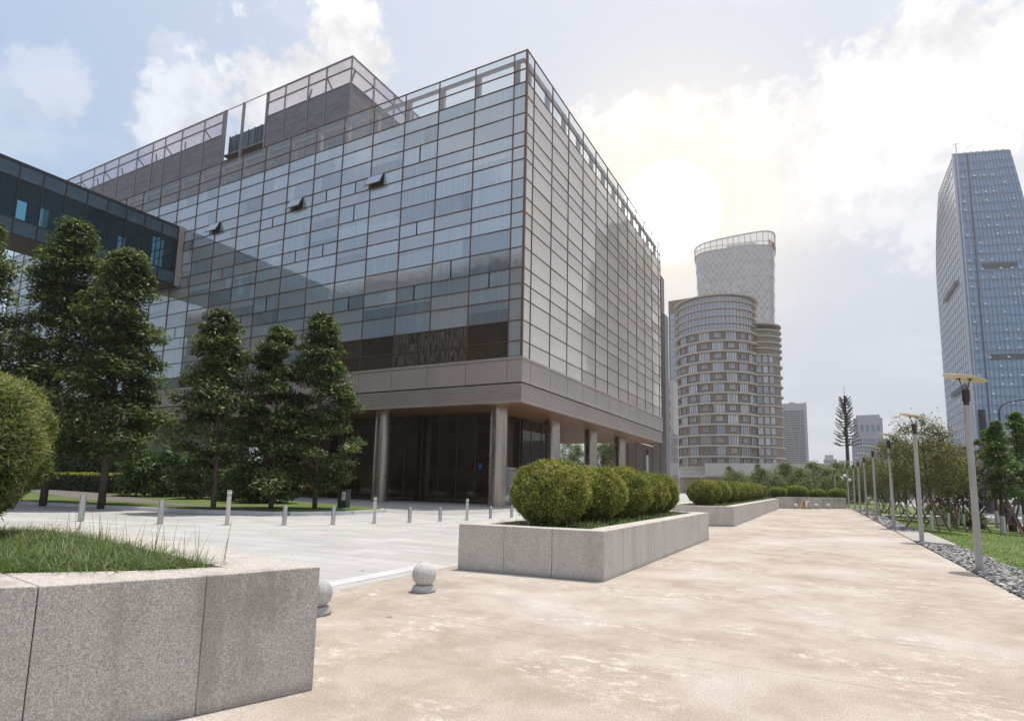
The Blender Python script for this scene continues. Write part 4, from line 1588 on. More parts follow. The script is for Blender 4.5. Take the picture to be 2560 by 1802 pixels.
bm_ = bush_mesh(2.6, 3.6, 9000, .42, .10, M['dark_bush'], 4)
bs_ = bush_stems(2.6, 3.6, 4)
for i, (x, y, s, lab) in enumerate([(-40.2, 24.0, 1.1, 'large leafy bamboo bush at the end of the golden hedge'), (-34.7, 23.4, .78, 'leafy bush left of the slender evergreen tree trunk'),
                                    (-27.6, 22.6, .75, 'dark bush behind the evergreen trees beside the lobby'), (-30.4, 23.6, .7, 'dark bush between the slender evergreen and the middle one'),
                                    (-64.0, 30.0, 1.25, 'dark round bush at the wall behind the golden hedge')]):
    plant('leafy_bush', lab, (bm_, bs_), (x, y, .2), i * 1.7, s, 'bushes along the building front', 'bush')
hr = np.random.default_rng(77)
hA, hB = Vector((-66, 27.0)), Vector((-46.8, 25.2))
hd = (hB - hA).normalized()
hn = Vector((-hd.y, hd.x))
HL = (hB - hA).length
t = thing('clipped_hedge', 'long clipped hedge with a golden yellow top before the building', 'hedge', (hA.x, hA.y, .2), math.atan2(hd.y, hd.x))
n = 9000
side = hr.integers(0, 3, n)
P = np.stack([hr.uniform(0, HL, n), np.where(side == 0, -.7, hr.uniform(-.7, .7, n)), np.where(side == 0, hr.uniform(0, 1.3, n), 1.3) * 1.0], 1)
P[side == 2, 0] = HL
P[side == 2, 2] = hr.uniform(0, 1.3, (side == 2).sum())
P += hr.normal(0, .06, P.shape)
v, f = leaf_quads(P, norm(np.array([0, -.6, .6]) + hr.normal(size=(n, 3))), .2, .1, hr)
link('crown', np_mesh('crown', v, f, M['hedge'], hr.uniform(0, 1, n)), t)
n = 7000
P = np.stack([hr.uniform(0, HL, n), hr.uniform(-.75, .75, n), 1.36 + hr.normal(0, .06, n)], 1)
v, f = leaf_quads(P, norm(np.array([0, 0, .6]) + hr.normal(size=(n, 3))), .17, .09, hr)
link('golden_top', np_mesh('golden_top', v, f, M['hedge_top'], hr.uniform(0, 1, n)), t)
b = MB()
b.box(0.1, HL - .1, -.6, .6, 0, 1.28)
b.build('twigs', M['twig'], t)

# row of young trees on the lawn, with limewashed feet and propping stakes
row_fol = [tree_meshes(4.4, 1.8, 1.1, 60, 5200, .12, .055, M['leaf_olive'], s, 'vase', .05, 1.1, lime=.8) for s in (51, 52, 53)]
red_fol = tree_meshes(4.2, 1.1, 1.1, 60, 5600, .13, .07, M['leaf_red'], 54, 'vase', .055, .9, lime=.8)
GR = 'young propped trees in a row on the lawn'
ROW = [(3.95, 31.0), (5.1, 34.5), (6.2, 37.7), (5.5, 39.7), (4.1, 41.2), (6.9, 43.4), (5.2, 46.4), (3.9, 46.9), (7.4, 47.6), (4.7, 51.0), (6.4, 53.6), (3.6, 55.8), (5.2, 59.0), (3.4, 64.0), (4.8, 67.5), (7.2, 62.5)]
pole0 = None
for i, (x, y) in enumerate(ROW):
    red = i == 2
    lab = 'dark red leaved young tree at the right end of the lawn row' if red else ['young olive green tree nearest the second lamp post, white painted foot', 'young olive green tree left of the dark red one', '', 'young tree just behind the dark red one',
           'young tree beside the third lamp post', 'young tree at the road side behind the dark red one', 'young tree behind the third lamp post', 'young tree between the third and fourth lamp posts', 'young tree behind the others on the road side of the row',
           'young tree right of the fourth lamp post', 'young tree deep in the row near the park path', 'young tree right of the fifth lamp post', 'young tree deep in the row beyond the park path', 'young tree right of the mast tree foot',
           'small far young tree right of the mast tree', 'small far young tree near the road beyond the park path'][i]
    plant('young_tree', lab, red_fol if red else row_fol[i % 3], (x, y, lawn_z(x, y)), i * 1.9, random.uniform(.93, 1.12), GR)
    if i < 12:
        if pole0 is None:
            pole0 = thing('tree_props', '-', 'tree stakes', (x, y, lawn_z(x, y)), .4, 'wooden stakes propping the young trees')
            for q in range(3):
                a = q * 2 * PI / 3 + .3
                b = MB()
                b.tube([(1.05 * math.cos(a), 1.05 * math.sin(a), -.1), (-.08 * math.cos(a), -.08 * math.sin(a), 1.65)], [.036, .03], 7)
                b.build('stake', M['stake'], pole0)
            pole0['label'] = 'wooden stakes propping the young tree nearest the second lamp post'
        else:
            dup(pole0, (x, y, lawn_z(x, y)), i * .8, 'wooden stakes propping the ' + ' '.join(lab.split(' ')[:11]))

# bigger street trees at the right edge
big = tree_meshes(6.4, 2.0, 1.05, 46, 6000, .19, .09, M['leaf_near'], 61, 'cone', .12, .6, lime=1.0)
big2 = tree_meshes(6.0, 2.6, .7, 36, 3400, .2, .095, M['leaf_near'], 62, 'oval', .12, .6, lime=1.0)
GS2 = 'street trees along the pavement on the right'
for i, (x, y, s, lab, ms) in enumerate([(7.85, 37.9, .88, 'leafy street tree with white painted foot right of the nearest lamp post', big), (9.3, 40.6, 1.0, 'leafy street tree cut off by the right edge of the photo', big),
                                        (9.3, 46.5, 1.0, 'dark street tree just behind the nearest lamp post', big2)]):
    plant('street_tree', lab, ms, (x, y, lawn_z(x, y)), i * 2.2, s, GS2)
    dup(pole0, (x, y, lawn_z(x, y)), i * .9 + .5, 'tall wooden stakes propping the ' + ['leafy street tree beside the nearest lamp post', 'street tree at the right edge of the photo', 'dark street tree behind the nearest lamp post'][i], 1.5)
# low shrubs on the roadside edge of the lawn
sh_m = bush_mesh(1.0, .9, 2600, .12, .06, M['leaf_far'], 9)
sh_s = bush_stems(1.0, .9, 9)
for i in range(11):
    plant('low_shrub', ORD[i] + ' low shrub from the near end of the shrub line beside the road', (sh_m, sh_s), (7.6 + .13 * i + random.uniform(-.3, .3), 44.5 + i * 2.0, -.43), i, random.uniform(.9, 1.25), 'low shrubs between lawn and pavement', 'shrub')

# park trees beyond the far wall, and trees across the road
pk = [tree_meshes(6.2, 1.0, 2.6, 70, 7000, .26, .13, M['leaf_far'], s, 'oval', .13, .8) for s in (71, 72, 73)]
GP = 'park trees beyond the far end wall'
PK = [(-8.8, 70, .62), (-6.6, 76, .70), (-4.4, 82, .82), (-2.6, 78, .74), (-1.2, 88, .9), (.4, 80, .74), (1.6, 92, .9), (3.2, 86, .8), (4.6, 96, .85), (-5.0, 96, .8), (-10.5, 82, .7), (6.5, 90, .72), (8.6, 98, .74), (2.2, 104, .9),
      (-1.8, 70.5, .5), (-4.6, 68.0, .52), (.9, 73.5, .56)]
for i, (x, y, s) in enumerate(PK):
    plant('park_tree', ['park tree in front of the round tower foot', 'park tree right of the round tower podium', 'tall park tree at the left of the gap between the towers', 'park tree above the left dome shrubs',
                        'tallest park tree above the widest dome shrub', 'park tree above the smallest dome shrub', 'park tree left of the mast tree', 'park tree behind the mast tree trunk', 'park tree right of the mast tree',
                        'far park tree before the grey ribbed tower', 'park tree beside the round tower entrance', 'park tree behind the middle of the lawn row', 'park tree near the road behind the lawn row', 'farthest park tree left of the mast',
                        'low park tree just behind the smallest dome shrub', 'low park tree just behind the leftmost dome shrub', 'low park tree just behind the right dome shrub'][i], pk[i % 3], (x, y, -.4), i * 1.3, s * random.uniform(.95, 1.05), GP)
ac = [tree_meshes(7.5, 1.6, 2.8, 60, 4500, .36, .18, M['leaf'], s, 'oval', .15, .8) for s in (81, 82)]
for i, (x, y, s) in enumerate([(45, 150, 1.1), (46, 165, 1.2), (45, 180, 1.1), (47, 196, 1.25), (46, 214, 1.2), (46, 234, 1.2), (44, 130, 1.0), (47, 254, 1.3)]):
    plant('roadside_tree', ORD[i] + ' dark tree in the row across the road', ac[i % 2], (x, y, -.4), i, s, 'trees across the road')
# saplings before the round tower
for i, (x, y, s) in enumerate([(-16.0, 118, .95), (-11.4, 122, 1.05)]):
    plant('conifer', ['pale conifer before the round tower podium', 'slim dark conifer right of the pale one before the podium'][i], tree_meshes(6.0, .6, 2.0 if i == 0 else 1.5, 60, 3600, .3, .11, M['leaf_far'], 90 + i, 'cone', .1, .35), (x, y, 0), i, s, 'conifers before the round tower')
# planted bamboo and trees seen under the building
GU = 'trees seen under the overhang'
us = [tree_meshes(8.5, .6, 2.3, 60, 5000, .34, .12, M['leaf_far'], s, 'vase', .09, .8) for s in (95, 96)]
for i, (x, y, s) in enumerate([(-36.5, 80, .9), (-34.6, 84, .98), (-32.6, 82, .86), (-31.0, 86, .96), (-29.0, 84, .92)]):
    plant('courtyard_tree', ORD[i] + ' courtyard tree from the left, seen between the building columns', us[i % 2], (x, y, 0), i * 2, s, GU)

# mast disguised as a conifer
mt = thing('mast_tree', 'tall telephone mast disguised as a sparse conifer', 'mast', (3.45, 109.9, -.4), 0)
b = MB()
b.tube([(0, 0, 0), (0, 0, 8.5), (0, 0, 17.6)], [.30, .26, .17], 12)
b.build('pole', M['lamp_dark'], mt, smooth=True)
b = MB()
b.tube([(0, 0, 17.6), (0, 0, 19.2)], .04, 6)
for i in range(3):
    b.lathe([(0, -.1), (.1, 0), (0, .1)], (0, 0, 18.1 + i * .42), 8)
b.build('aerial', M['chrome'], mt)
b = MB()
rnd = random.Random(5)
lv = 17
for i in range(lv):
    z = 9.4 + 8.0 * (i / lv) ** .95
    for q in range(5):
        a = q * 2 * PI / 5 + i * 1.1 + rnd.uniform(-.2, .2)
        reach = (.75 + 1.2 * (1 - i / lv)) * rnd.uniform(.75, 1.1)
        d = Vector((math.cos(a), math.sin(a), 0))
        p0, p1, p2 = Vector((0, 0, z)), Vector((0, 0, z - .10)) + d * reach * .55, Vector((0, 0, z + .32)) + d * reach
        b.tube([p0, p1, p2], [.06, .06, .04], 5)
        for k_ in range(4):
            c = p1.lerp(p2, k_ / 3)
            for sd in (-1, 1):
                e = c + Vector((-d.y, d.x, 0)) * sd * .22 + Vector((0, 0, .2)) + d * .06
                b.tube([c, e], [.06, .03], 4)
b.build('branches', plain('dark_plastic_needles', (0.045, 0.05, 0.04), .8, 0, .3, 6), mt)

# ------------------------------------------------------------------ the glass office building
BX, BY = -17.2, 33.1           # corner of the curtain wall
BXL, BYR = -92.5, 70.5         # far ends of the two facades
ROWS = [31.9, 30.5, 29.5, 28.45, 27.15, 25.75, 24.7, 23.75, 22.35, 20.98, 19.92, 18.85, 17.42, 16.0, 14.88, 13.83, 12.35, 10.95, 9.88]
ob = thing('office_building', 'large glass office building on round columns filling the left half', 'building', (BX, BY, 0), 0)


def local(mb):
    mb.v = [(x - BX, y - BY, z) for x, y, z in mb.v]
    return mb


colsL = [BX - 1.02] + [BX - 1.02 - 3.24 * i for i in range(1, 24)]
colsL = [BX] + [c for c in colsL if c > BXL + 1] + [BXL]
colsR = [BY] + [BY + 1.15 + 3.2 * i for i in range(0, 12)] + [BYR]
panes = []   # (size metric, kind, verts)
prnd = random.Random(99)
bridge_x0, bridge_x1, bridge_z0, bridge_z1 = -59.9, -55.5, 20.2, 26.0


def wob(verts):
    """each pane sits a hair out of true, as real glazing does"""
    c = sum((Vector(v) for v in verts), Vector()) / len(verts)
    R = Matrix.Rotation(prnd.gauss(0, .0035), 3, 'X') @ Matrix.Rotation(prnd.gauss(0, .0035), 3, 'Y') @ Matrix.Rotation(prnd.gauss(0, .0035), 3, 'Z')
    return [tuple(R @ (Vector(v) - c) + c) for v in verts]


def pane_kind(side, i, r, nrow):
    if r < 2:
        return 'clear'
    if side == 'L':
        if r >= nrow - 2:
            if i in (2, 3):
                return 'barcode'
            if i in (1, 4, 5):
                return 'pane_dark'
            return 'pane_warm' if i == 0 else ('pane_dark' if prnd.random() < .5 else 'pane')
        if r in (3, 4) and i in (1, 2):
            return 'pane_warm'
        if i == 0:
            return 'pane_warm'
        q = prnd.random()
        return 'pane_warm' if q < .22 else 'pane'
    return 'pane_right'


OPEN_W = {}
nr = len(ROWS) - 1
for i in range(len(colsL) - 1):
    x1, x0 = colsL[i], colsL[i + 1]
    for r in range(nr):
        z1, z0 = ROWS[r], ROWS[r + 1]
        xs = [(x0, x1)]
        kind = pane_kind('L', i, r, nr)
        if kind == 'pane' and (r % 4 == 1 or prnd.random() < .05) and prnd.random() < .55:
            xm = (x0 + x1) / 2
            xs = [(x0, xm - .03), (xm + .03, x1)]
        band = {2: .85, 6: .9, 10: .9, 14: .8}.get(r, None)
        for (a, c) in xs:
            tt = prnd.uniform(.42, .95) if band is None else band * prnd.uniform(.85, 1.0)
            if r >= 11 and kind == 'pane':
                tt *= .75
            if prnd.random() < .12 and kind == 'pane':
                tt *= .45
            vs = wob([(a + .03, BY, z0 + .03), (c - .03, BY, z0 + .03), (c - .03, BY, z1 - .03), (a + .03, BY, z1 - .03)])
            d2 = (Vector(vs[0]) - Vector((0, 0, 1.6))).length_squared
            if kind == 'pane' and len(xs) == 1 and prnd.random() < .38:
                f_ = prnd.choice([.28, .45, .6, .72, .8])
                tt = (tt, min(1.0, max(0.02, tt + prnd.choice([-.45, -.3, .3]))), f_, prnd.random() < .35)
            panes.append(((c - a) * (z1 - z0) * (abs(BY) / math.sqrt(d2)) / d2, kind, vs, tt))
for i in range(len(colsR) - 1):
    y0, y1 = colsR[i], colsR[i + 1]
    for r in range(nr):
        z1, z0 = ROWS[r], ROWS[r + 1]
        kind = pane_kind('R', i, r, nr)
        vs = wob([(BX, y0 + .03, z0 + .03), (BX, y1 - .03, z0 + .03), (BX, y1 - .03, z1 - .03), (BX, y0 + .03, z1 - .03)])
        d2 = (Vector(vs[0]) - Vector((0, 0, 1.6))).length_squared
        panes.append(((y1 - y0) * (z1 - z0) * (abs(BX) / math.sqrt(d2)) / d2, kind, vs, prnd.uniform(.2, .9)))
panes.sort(key=lambda p: -p[0])


def pane_faces(mb, vs, mi, tt):
    """one pane; a tuple tint means a blind drawn over part of it"""
    if not isinstance(tt, tuple):
        mb.add(vs, [(0, 1, 2, 3)], mi, tt)
        return
    t0, t1, f_, horiz = tt
    p = [Vector(v) for v in vs]
    if horiz:
        q, r = p[0].lerp(p[3], f_), p[1].lerp(p[2], f_)
        mb.add([p[0], p[1], r, q], [(0, 1, 2, 3)], mi, t1)
        mb.add([q, r, p[2], p[3]], [(0, 1, 2, 3)], mi, t0)
    else:
        q, r = p[0].lerp(p[1], f_), p[3].lerp(p[2], f_)
        mb.add([p[0], q, r, p[3]], [(0, 1, 2, 3)], mi, t0)
        mb.add([q, p[1], p[2], r], [(0, 1, 2, 3)], mi, t1)


rest = {}
KINDS_ = ['pane', 'pane_dark', 'pane_warm', 'pane_right', 'barcode', 'clear']
restmb = MB()
for j, (s, kind, vs, tt) in enumerate(panes):
    if j < 100:
        b = MB()
        pane_faces(b, vs, 0, tt)
        local(b).build('glass_pane', M[kind], ob)
    else:
        pane_faces(restmb, vs, KINDS_.index(kind), tt)
ro = local(restmb).build('glass_pane', [M[k] for k in KINDS_], ob)
ro['kind'] = 'stuff'

# mullions and transoms
b = MB()
for x in colsL[1:]:
    b.box(x - .027, x + .027, BY - .06, BY + .05, ROWS[-1] - .02, ROWS[0])
for z in ROWS:
    b.box(BXL, BX - .10, BY - .055, BY + .05, z - .023, z + .023)
for y in colsR[1:]:
    b.box(BX - .05, BX + .05, y - .022, y + .022, ROWS[-1] - .02, ROWS[0])
for z in ROWS:
    b.box(BX - .05, BX + .045, BY + .10, BYR, z - .021, z + .021)
b.box(BX - .10, BX + .05, BY - .05, BY + .10, ROWS[-1] - .02, ROWS[0] + .05)
local(b).build('mullion_grid', M['mullion'], ob)
# body behind the glass, roof slab, parapet posts
b = MB()
b.box(BXL + .05, BX - .25, BY + .25, BYR - .1, 7.3, ROWS[2] - .05)
local(b).build('core', M['lobby_in'], ob)
b = MB()
b.box(BXL + .05, BX - .3, BY + .3, BYR - .15, ROWS[2] - .048, ROWS[2] + .02)
local(b).build('roof', M['roof'], ob)
b = MB()
for x in colsL[1:-1]:
    b.box(x - .16, x + .16, BY + .3, BY + .62, ROWS[2], ROWS[0] - .25)
b.box(BXL, BX - .4, BY + .35, BY + .55, ROWS[0] - .42, ROWS[0] - .2)
for y in colsR[1:-1]:
    b.box(BX - .62, BX - .3, y - .16, y + .16, ROWS[2], ROWS[0] - .25)
b.box(BX - .55, BX - .35, BY + .56, BYR - .2, ROWS[0] - .42, ROWS[0] - .2)
local(b).build('parapet_frame', M['fascia'], ob)
# fascia bands: smooth upper band with sill, louvred lower band
b = MB()
z_s, z_u, z_l, z_b = 9.85, 9.70, 8.12, 6.85
def ringband(b, off, z0, z1):
    b.box(BXL, BX + off, BY - off, BY - off + .3, z0, z1)
    b.box(BX + off - .3, BX + off, BY - off + .3, BYR, z0, z1)
ringband(b, .18, z_u, z_s)
ringband(b, .10, z_l + .06, z_u - .002)
local(b).build('fascia', M['fascia'], ob)
b = MB()
ringband(b, .0, z_b + .02, z_l + .058)
local(b).build('fascia_back', M['fascia_dark'], ob)
b = MB()
nl = 9
for i in range(nl):
    z0 = z_b + .14 + i * (z_l - z_b - .16) / nl
    for (xa, xb, ya, yb) in ((BXL, BX + .07, BY - .07, BY - .002), (BX + .002, BX + .07, BY, BYR - .3)):
        b.box(xa, xb, ya, yb, z0, z0 + .095)
ringband(b, .085, z_b, z_b + .12)
local(b).build('louvre_band', M['fascia'], ob)
b = MB()
for x in colsL[1:]:
    b.box(x - .012, x + .012, BY - .106, BY - .09, z_l + .06, z_u - .01)
for y in colsR[1:]:
    b.box(BX + .09, BX + .106, y - .012, y + .012, z_l + .06, z_u - .01)
local(b).build('panel_joints', M['fascia_dark'], ob)
b = MB()
b.box(BXL, BX - .2, BY + .2, BYR - .2, 6.88, 7.3)
local(b).build('soffit', M['soffit'], ob)
# round columns with panel rings
for (x, y) in [(-19.85, 34.95), (-19.85, 44.1), (-19.85, 53.1), (-19.85, 62.2), (-30.2, 34.95), (-40.3, 34.95), (-50.2, 34.95)]:
    b = MB()
    pr = [(.66, 0), (.66, .28), (.63, .30)]
    for k in range(4):
        z0, z1 = .30 + k * 1.65, .30 + (k + 1) * 1.65 - .02
        pr += [(.63, z0), (.63, z1), (.622, z1 + .004), (.622, z1 + .016)]
    pr += [(.63, 6.9)]
    b.lathe(pr, (x, y, 0), 36)
    local(b).build('column', M['column'], ob, smooth=True)
# lobby glass
b = MB()
LX0, LX1, LY = -47.0, -21.6, 37.6
b.box(LX0, LX1, LY, LY + .03, 0.05, 6.86)
b.box(LX1 - .03, LX1, LY + .04, 47.6, .05, 6.86)
local(b).build('lobby_glass', M['lobby'], ob)
b = MB()
x = LX0
while x < LX1 + .01:
    b.box(x - .02, x + .02, LY - .05, LY - .002, 0.02, 6.87)
    x += 1.693
for y in np.arange(39.5, 47.7, 2.05):
    b.box(LX1 + .002, LX1 + .04, y - .03, y + .03, .02, 6.87)
b.box(LX1 - .02, LX1 + .07, LY - .07, LY + .0, .02, 6.87)
local(b).build('lobby_mullions', M['mullion'], ob)
b = MB()
b.box(LX0, LX1 - .5, 44.5, 45, 0.05, 6.86)
b.box(-34, -33.4, 40, 44, 0.05, 6.86)
b.box(-27.5, -26.9, 40.5, 44, 0.05, 6.86)
b.box(LX0, LX1 - .1, LY + .1, 44.5, .02, .06)
local(b).build('lobby_interior', M['lobby_in'], ob)
b = MB()
for y in (39.2, 40.9):
    b.box(LX1 + .05, LX1 + .12, y - .05, y + .05, .02, 2.7)
b.box(LX1 + .05, LX1 + .12, 39.15, 40.95, 2.701, 2.82)
local(b).build('door_frame', M['steel'], ob)
b = MB()
b.box(LX1 + .06, LX1 + .09, 39.26, 40.84, .06, 2.69)
dr_ = local(b).build('door', M['win_lilac'], ob)  # pale panel stands in for daylight seen through the doorway
b = MB()
b.tube([(LX1 + .15, 40.6, .8), (LX1 + .15, 40.6, 1.9)], .025, 8)
local(b).build('handle', M['steel'], dr_)
b = MB()
b.box(-23.0, -22.65, LY - .09, LY - .055, 2.6, 3.0)
local(b).build('blue_sign', M['blue'], ob)
dk = thing('reception_desk', 'long light wood reception desk inside the dark lobby', 'desk', (-32.5, 40.2, .06), 0)
b = MB()
b.box(-3.2, 3.2, -.4, .4, 0, 1.25)
b.build('front', M['wood'], dk)
b = MB()
b.box(-3.3, 3.6, -.5, .5, 1.252, 1.31)
b.build('counter', M['fascia'], dk)
# stone base and black louvres on the left
b = MB()
b.box(-62.5, -47.0, 35.0, 36.0, 0, 6.86)
local(b).build('stone_wall', M['stone'], ob)
b = MB()
b.box(BXL, -62.5, 35.2, 36.0, 1.8, 6.86)
local(b).build('louvre_wall', M['louvre'], ob)
b = MB()
b.box(BXL, -62.5, 34.9, 36.0, 0, 1.78)
local(b).build('plinth', M['stone'], ob)
# tilted-open windows
for (x, r, lab) in [(-30.6, 5, ''), (-39.6, 5, ''), (-50.7, 5, '')]:
    z1, z0 = ROWS[r] - .03, ROWS[r + 1] + .03
    fr = MB()
    wv = .8
    ct = Vector((x, BY - .07, z1))
    hgt = z1 - z0
    R = Matrix.Rotation(-.42, 3, 'X')
    cc = ct + R @ Vector((0, 0, -hgt / 2))
    fr.boxc(cc, (2 * wv, .05, hgt), R)
    aw = local(fr).build('awning_window', M['mullion'], ob)
    gl = MB()
    gl.boxc(cc + R @ Vector((0, -.03, 0)), (2 * wv - .12, .008, hgt - .12), R, 0, .6)
    local(gl).build('pane', M['pane'], aw)
    hole = MB()
    hole.box(x - wv, x + wv, BY - .012, BY - .008, z0, z1)
    local(hole).build('opening', M['pane_dark'], ob)

# rooftop storey behind perforated screens
PX, PY0, PZ0, PZM, PZ1 = -37.0, 36.0, ROWS[2] + .02, 37.85, 40.6
PEND, PYE = -93.5, 60.0
GX0, GX1 = -55.1, -48.5
b = MB()
b.box(PEND, GX0, PY0, PY0 + .12, PZ0, PZM)
b.box(GX1, PX, PY0, PY0 + .12, PZ0, PZM)
b.box(GX0, GX1, PY0, PY0 + .12, PZ0, 34.2)
b.box(PX - .12, PX, PY0 + .12, PYE, PZ0, PZM)
local(b).build('roof_screen', M['screen'], ob)
b = MB()
xs = [PX]
k = 0
while xs[-1] > PEND:
    xs.append(xs[-1] - [3.2, 2.4, 3.2, 4.0][k % 4])
    k += 1
for x in xs:
    if GX0 + .2 < x < GX1 - .2:
        continue
    b.box(x - .09, x + .09, PY0 - .05, PY0 + .0, PZ0, PZ1)
for x in (GX0, GX1, (GX0 + GX1) / 2 - .4):
    b.box(x - .11, x + .11, PY0 - .06, PY0 + .16, PZ0, PZ1 + .05)
for z, h in ((PZ1 - .12, .14), (39.35, .10), (PZM, .10)):
    b.box(PEND, GX0, PY0 - .045, PY0 + .05, z, z + h)
    b.box(GX1, PX, PY0 - .045, PY0 + .05, z, z + h)
b.box(GX0, GX1, PY0 - .03, PY0 + .03, PZ1 - .06, PZ1)
for z in (34.0, 35.9):
    b.box(PEND, GX0, PY0 - .02, PY0 - .003, z, z + .05)
    b.box(GX1, PX, PY0 - .02, PY0 - .003, z, z + .05)
for i, x in enumerate(xs[:-1]):
    if GX0 - 1 < xs[i + 1] < GX1 + 1 or GX0 - 1 < x < GX1 + 1:
        continue
    if i % 2 == 0:
        b.bar((x, PY0 + .4, 39.3), (xs[i + 1], PY0 + 2.4, 38.6), .16, .12)
    else:
        b.bar((x, PY0 + .1, 39.4), (x - .6, PY0 + 2.6, 38.0), .14, .12)
ys = np.arange(PY0, PYE, 3.0)
for y in ys[1:]:
    b.box(PX, PX + .06, y - .09, y + .09, PZ0, PZ1)
    b.bar((PX - .1, y, 39.4), (PX - 2.4, y - .8, 38.2), .14, .12)
for z, h in ((PZ1 - .12, .14), (39.35, .10), (PZM, .10)):
    b.box(PX - .05, PX + .045, PY0 + .05, PYE, z, z + h)
local(b).build('roof_screen_frame', M['frame'], ob)
b = MB()
b.box(PEND, GX0, PY0 + .052, PY0 + .06, PZM + .1, PZ1 - .1)
b.box(GX1, PX, PY0 + .052, PY0 + .06, PZM + .1, PZ1 - .1)
b.box(PX - .06, PX - .052, PY0 + .1, PYE, PZM + .1, PZ1 - .1)
local(b).build('wire_mesh', M['screen_clear'], ob)
b = MB()
b.box(PEND, GX0 - .5, PY0 + 3.0, PYE, PZ0, PZM - .3)
b.box(GX1 + .5, PX - 2.5, PY0 + 3.0, PYE, PZ0, PZM - .3)
b.box(GX0 - .5, GX1 + .5, PY0 + 1.3, PYE, PZ0, 35.7)
local(b).build('plant_room', M['lobby_in'], ob)
b = MB()
b.box(GX0 - .5, GX1 + .5, PY0 + 1.0, PY0 + 1.2, 35.9, 38.2, 0, .8)
local(b).build('plant_room_glass', M['bridge_band'], ob)
b = MB()
for i in range(7):
    b.box(GX0 - .4 + i, GX0 - .3 + i, PY0 + .9, PY0 + .99, 35.9, 38.25)
b.box(GX0 - .5, GX1 + .5, PY0 + .5, PY0 + 1.25, 35.72, 35.88)
local(b).build('plant_room_frame', M['frame'], ob)

# sky bridge to the building opposite
br = thing('glass_bridge', 'dark glass footbridge high up joining the office building from the left', 'footbridge', (bridge_x1, BY, 0), 0)
BYE = -8.0
def blocal(mb):
    mb.v = [(x - bridge_x1, y - BY, z) for x, y, z in mb.v]
    return mb
yv = [BY - .62]
while yv[-1] > BYE:
    yv.append(yv[-1] - 1.62)
zt = [bridge_z0, 21.45, 24.75, 25.95]
brnd = random.Random(12)
bmore = MB()
BM = [M['bridge_glass'], M['bridge_open'], M['bridge_band']]
for j in range(len(yv) - 1):
    y1, y0 = yv[j], yv[j + 1]
    far_open = j in (1, 4, 5, 6, 9, 11)
    pan = []
    for nm, xa in (('near', bridge_x1 - .03), ('far', bridge_x0)):
        pan.append((xa, y0 + .03, y1 - .03, zt[0] + .03, zt[1] - .02, 2, brnd.uniform(.2, .9)))
        pan.append((xa, y0 + .03, y1 - .03, zt[2] + .03, zt[3] - .05, 2, brnd.uniform(.2, .9)))
    pan.append((bridge_x1 - .03, y0 + .03, y1 - .03, zt[1] + .02, zt[2] - .02, 1, brnd.uniform(.1, .9)))
    if far_open:
        pan.append((bridge_x0, y0 + .7, y1 - .03, zt[1] + 1.6, zt[2] - .02, 0, .3))
    else:
        pan.append((bridge_x0, y0 + .03, y1 - .03, zt[1] + .02, zt[2] - .02, 0, .3))
    for xa, ya, yb, za, zb_, mi_, tt in pan:
        q = MB() if j < 15 else bmore
        q.box(xa, xa + .03, ya, yb, za, zb_, mi_ if q is bmore else 0, tt)
        if q is not bmore:
            blocal(q).build('glass_pane', BM[mi_], br)
bo_ = blocal(bmore).build('glass_pane', BM, br)
bo_['kind'] = 'stuff'
fb = MB()
for xx_ in (bridge_x1, bridge_x0 - .05):
    for y in yv:
        fb.box(xx_ + .002, xx_ + .06, y - .035, y + .035, zt[0], zt[3])
    for z in zt:
        fb.box(xx_ + .001, xx_ + .055, BYE, BY - .62, z - .035, z + .035)
blocal(fb).build('frame', M['black_frame'], br)
fb = MB()
fb.box(bridge_x0 + .05, bridge_x1 - .05, BYE, BY - .1, zt[0] - .05, zt[0] + .35)
blocal(fb).build('deck', M['bridge_sof'], br)
fb = MB()
fb.box(bridge_x0 - .02, bridge_x1 + .02, BYE, BY - .1, zt[3] + .04, zt[3] + .22)
blocal(fb).build('roof', M['black_frame'], br)
fb = MB()
fb.box(bridge_x1 - .04, bridge_x1 + .10, BY - .60, BY - .07, zt[0] - .1, zt[3] + .26)
blocal(fb).build('end_frame', M['fascia'], br)

# building on the other end of the bridge (out of view, mirrored in the facade)
op = thing('opposite_building', 'dark stone office building mirrored in the lower rows of the glass facade', 'building', (-75, -20, 0), 0)
b = MB()
b.box(-45, 39.5, -20, 11.9, 0, 35.3)
b.build('wall', M['opposite'], op)
b = MB()
b.box(-45.3, 39.8, -20.3, 12.2, 35.31, 36.3)
for i in range(28):
    b.box(-45 + i * 3, -43.2 + i * 3, 12.21, 13.2, 34.4, 35.3)
b.build('roof', M['fascia'], op)
parts_from([(-42 + i * 5, -39 + i * 5, 11.92, 12.0, z, z + 3.4, prnd.random()) for i in range(16) for z in (4, 10, 16, 22, 28)], 'window', M['pane_dark'], op)

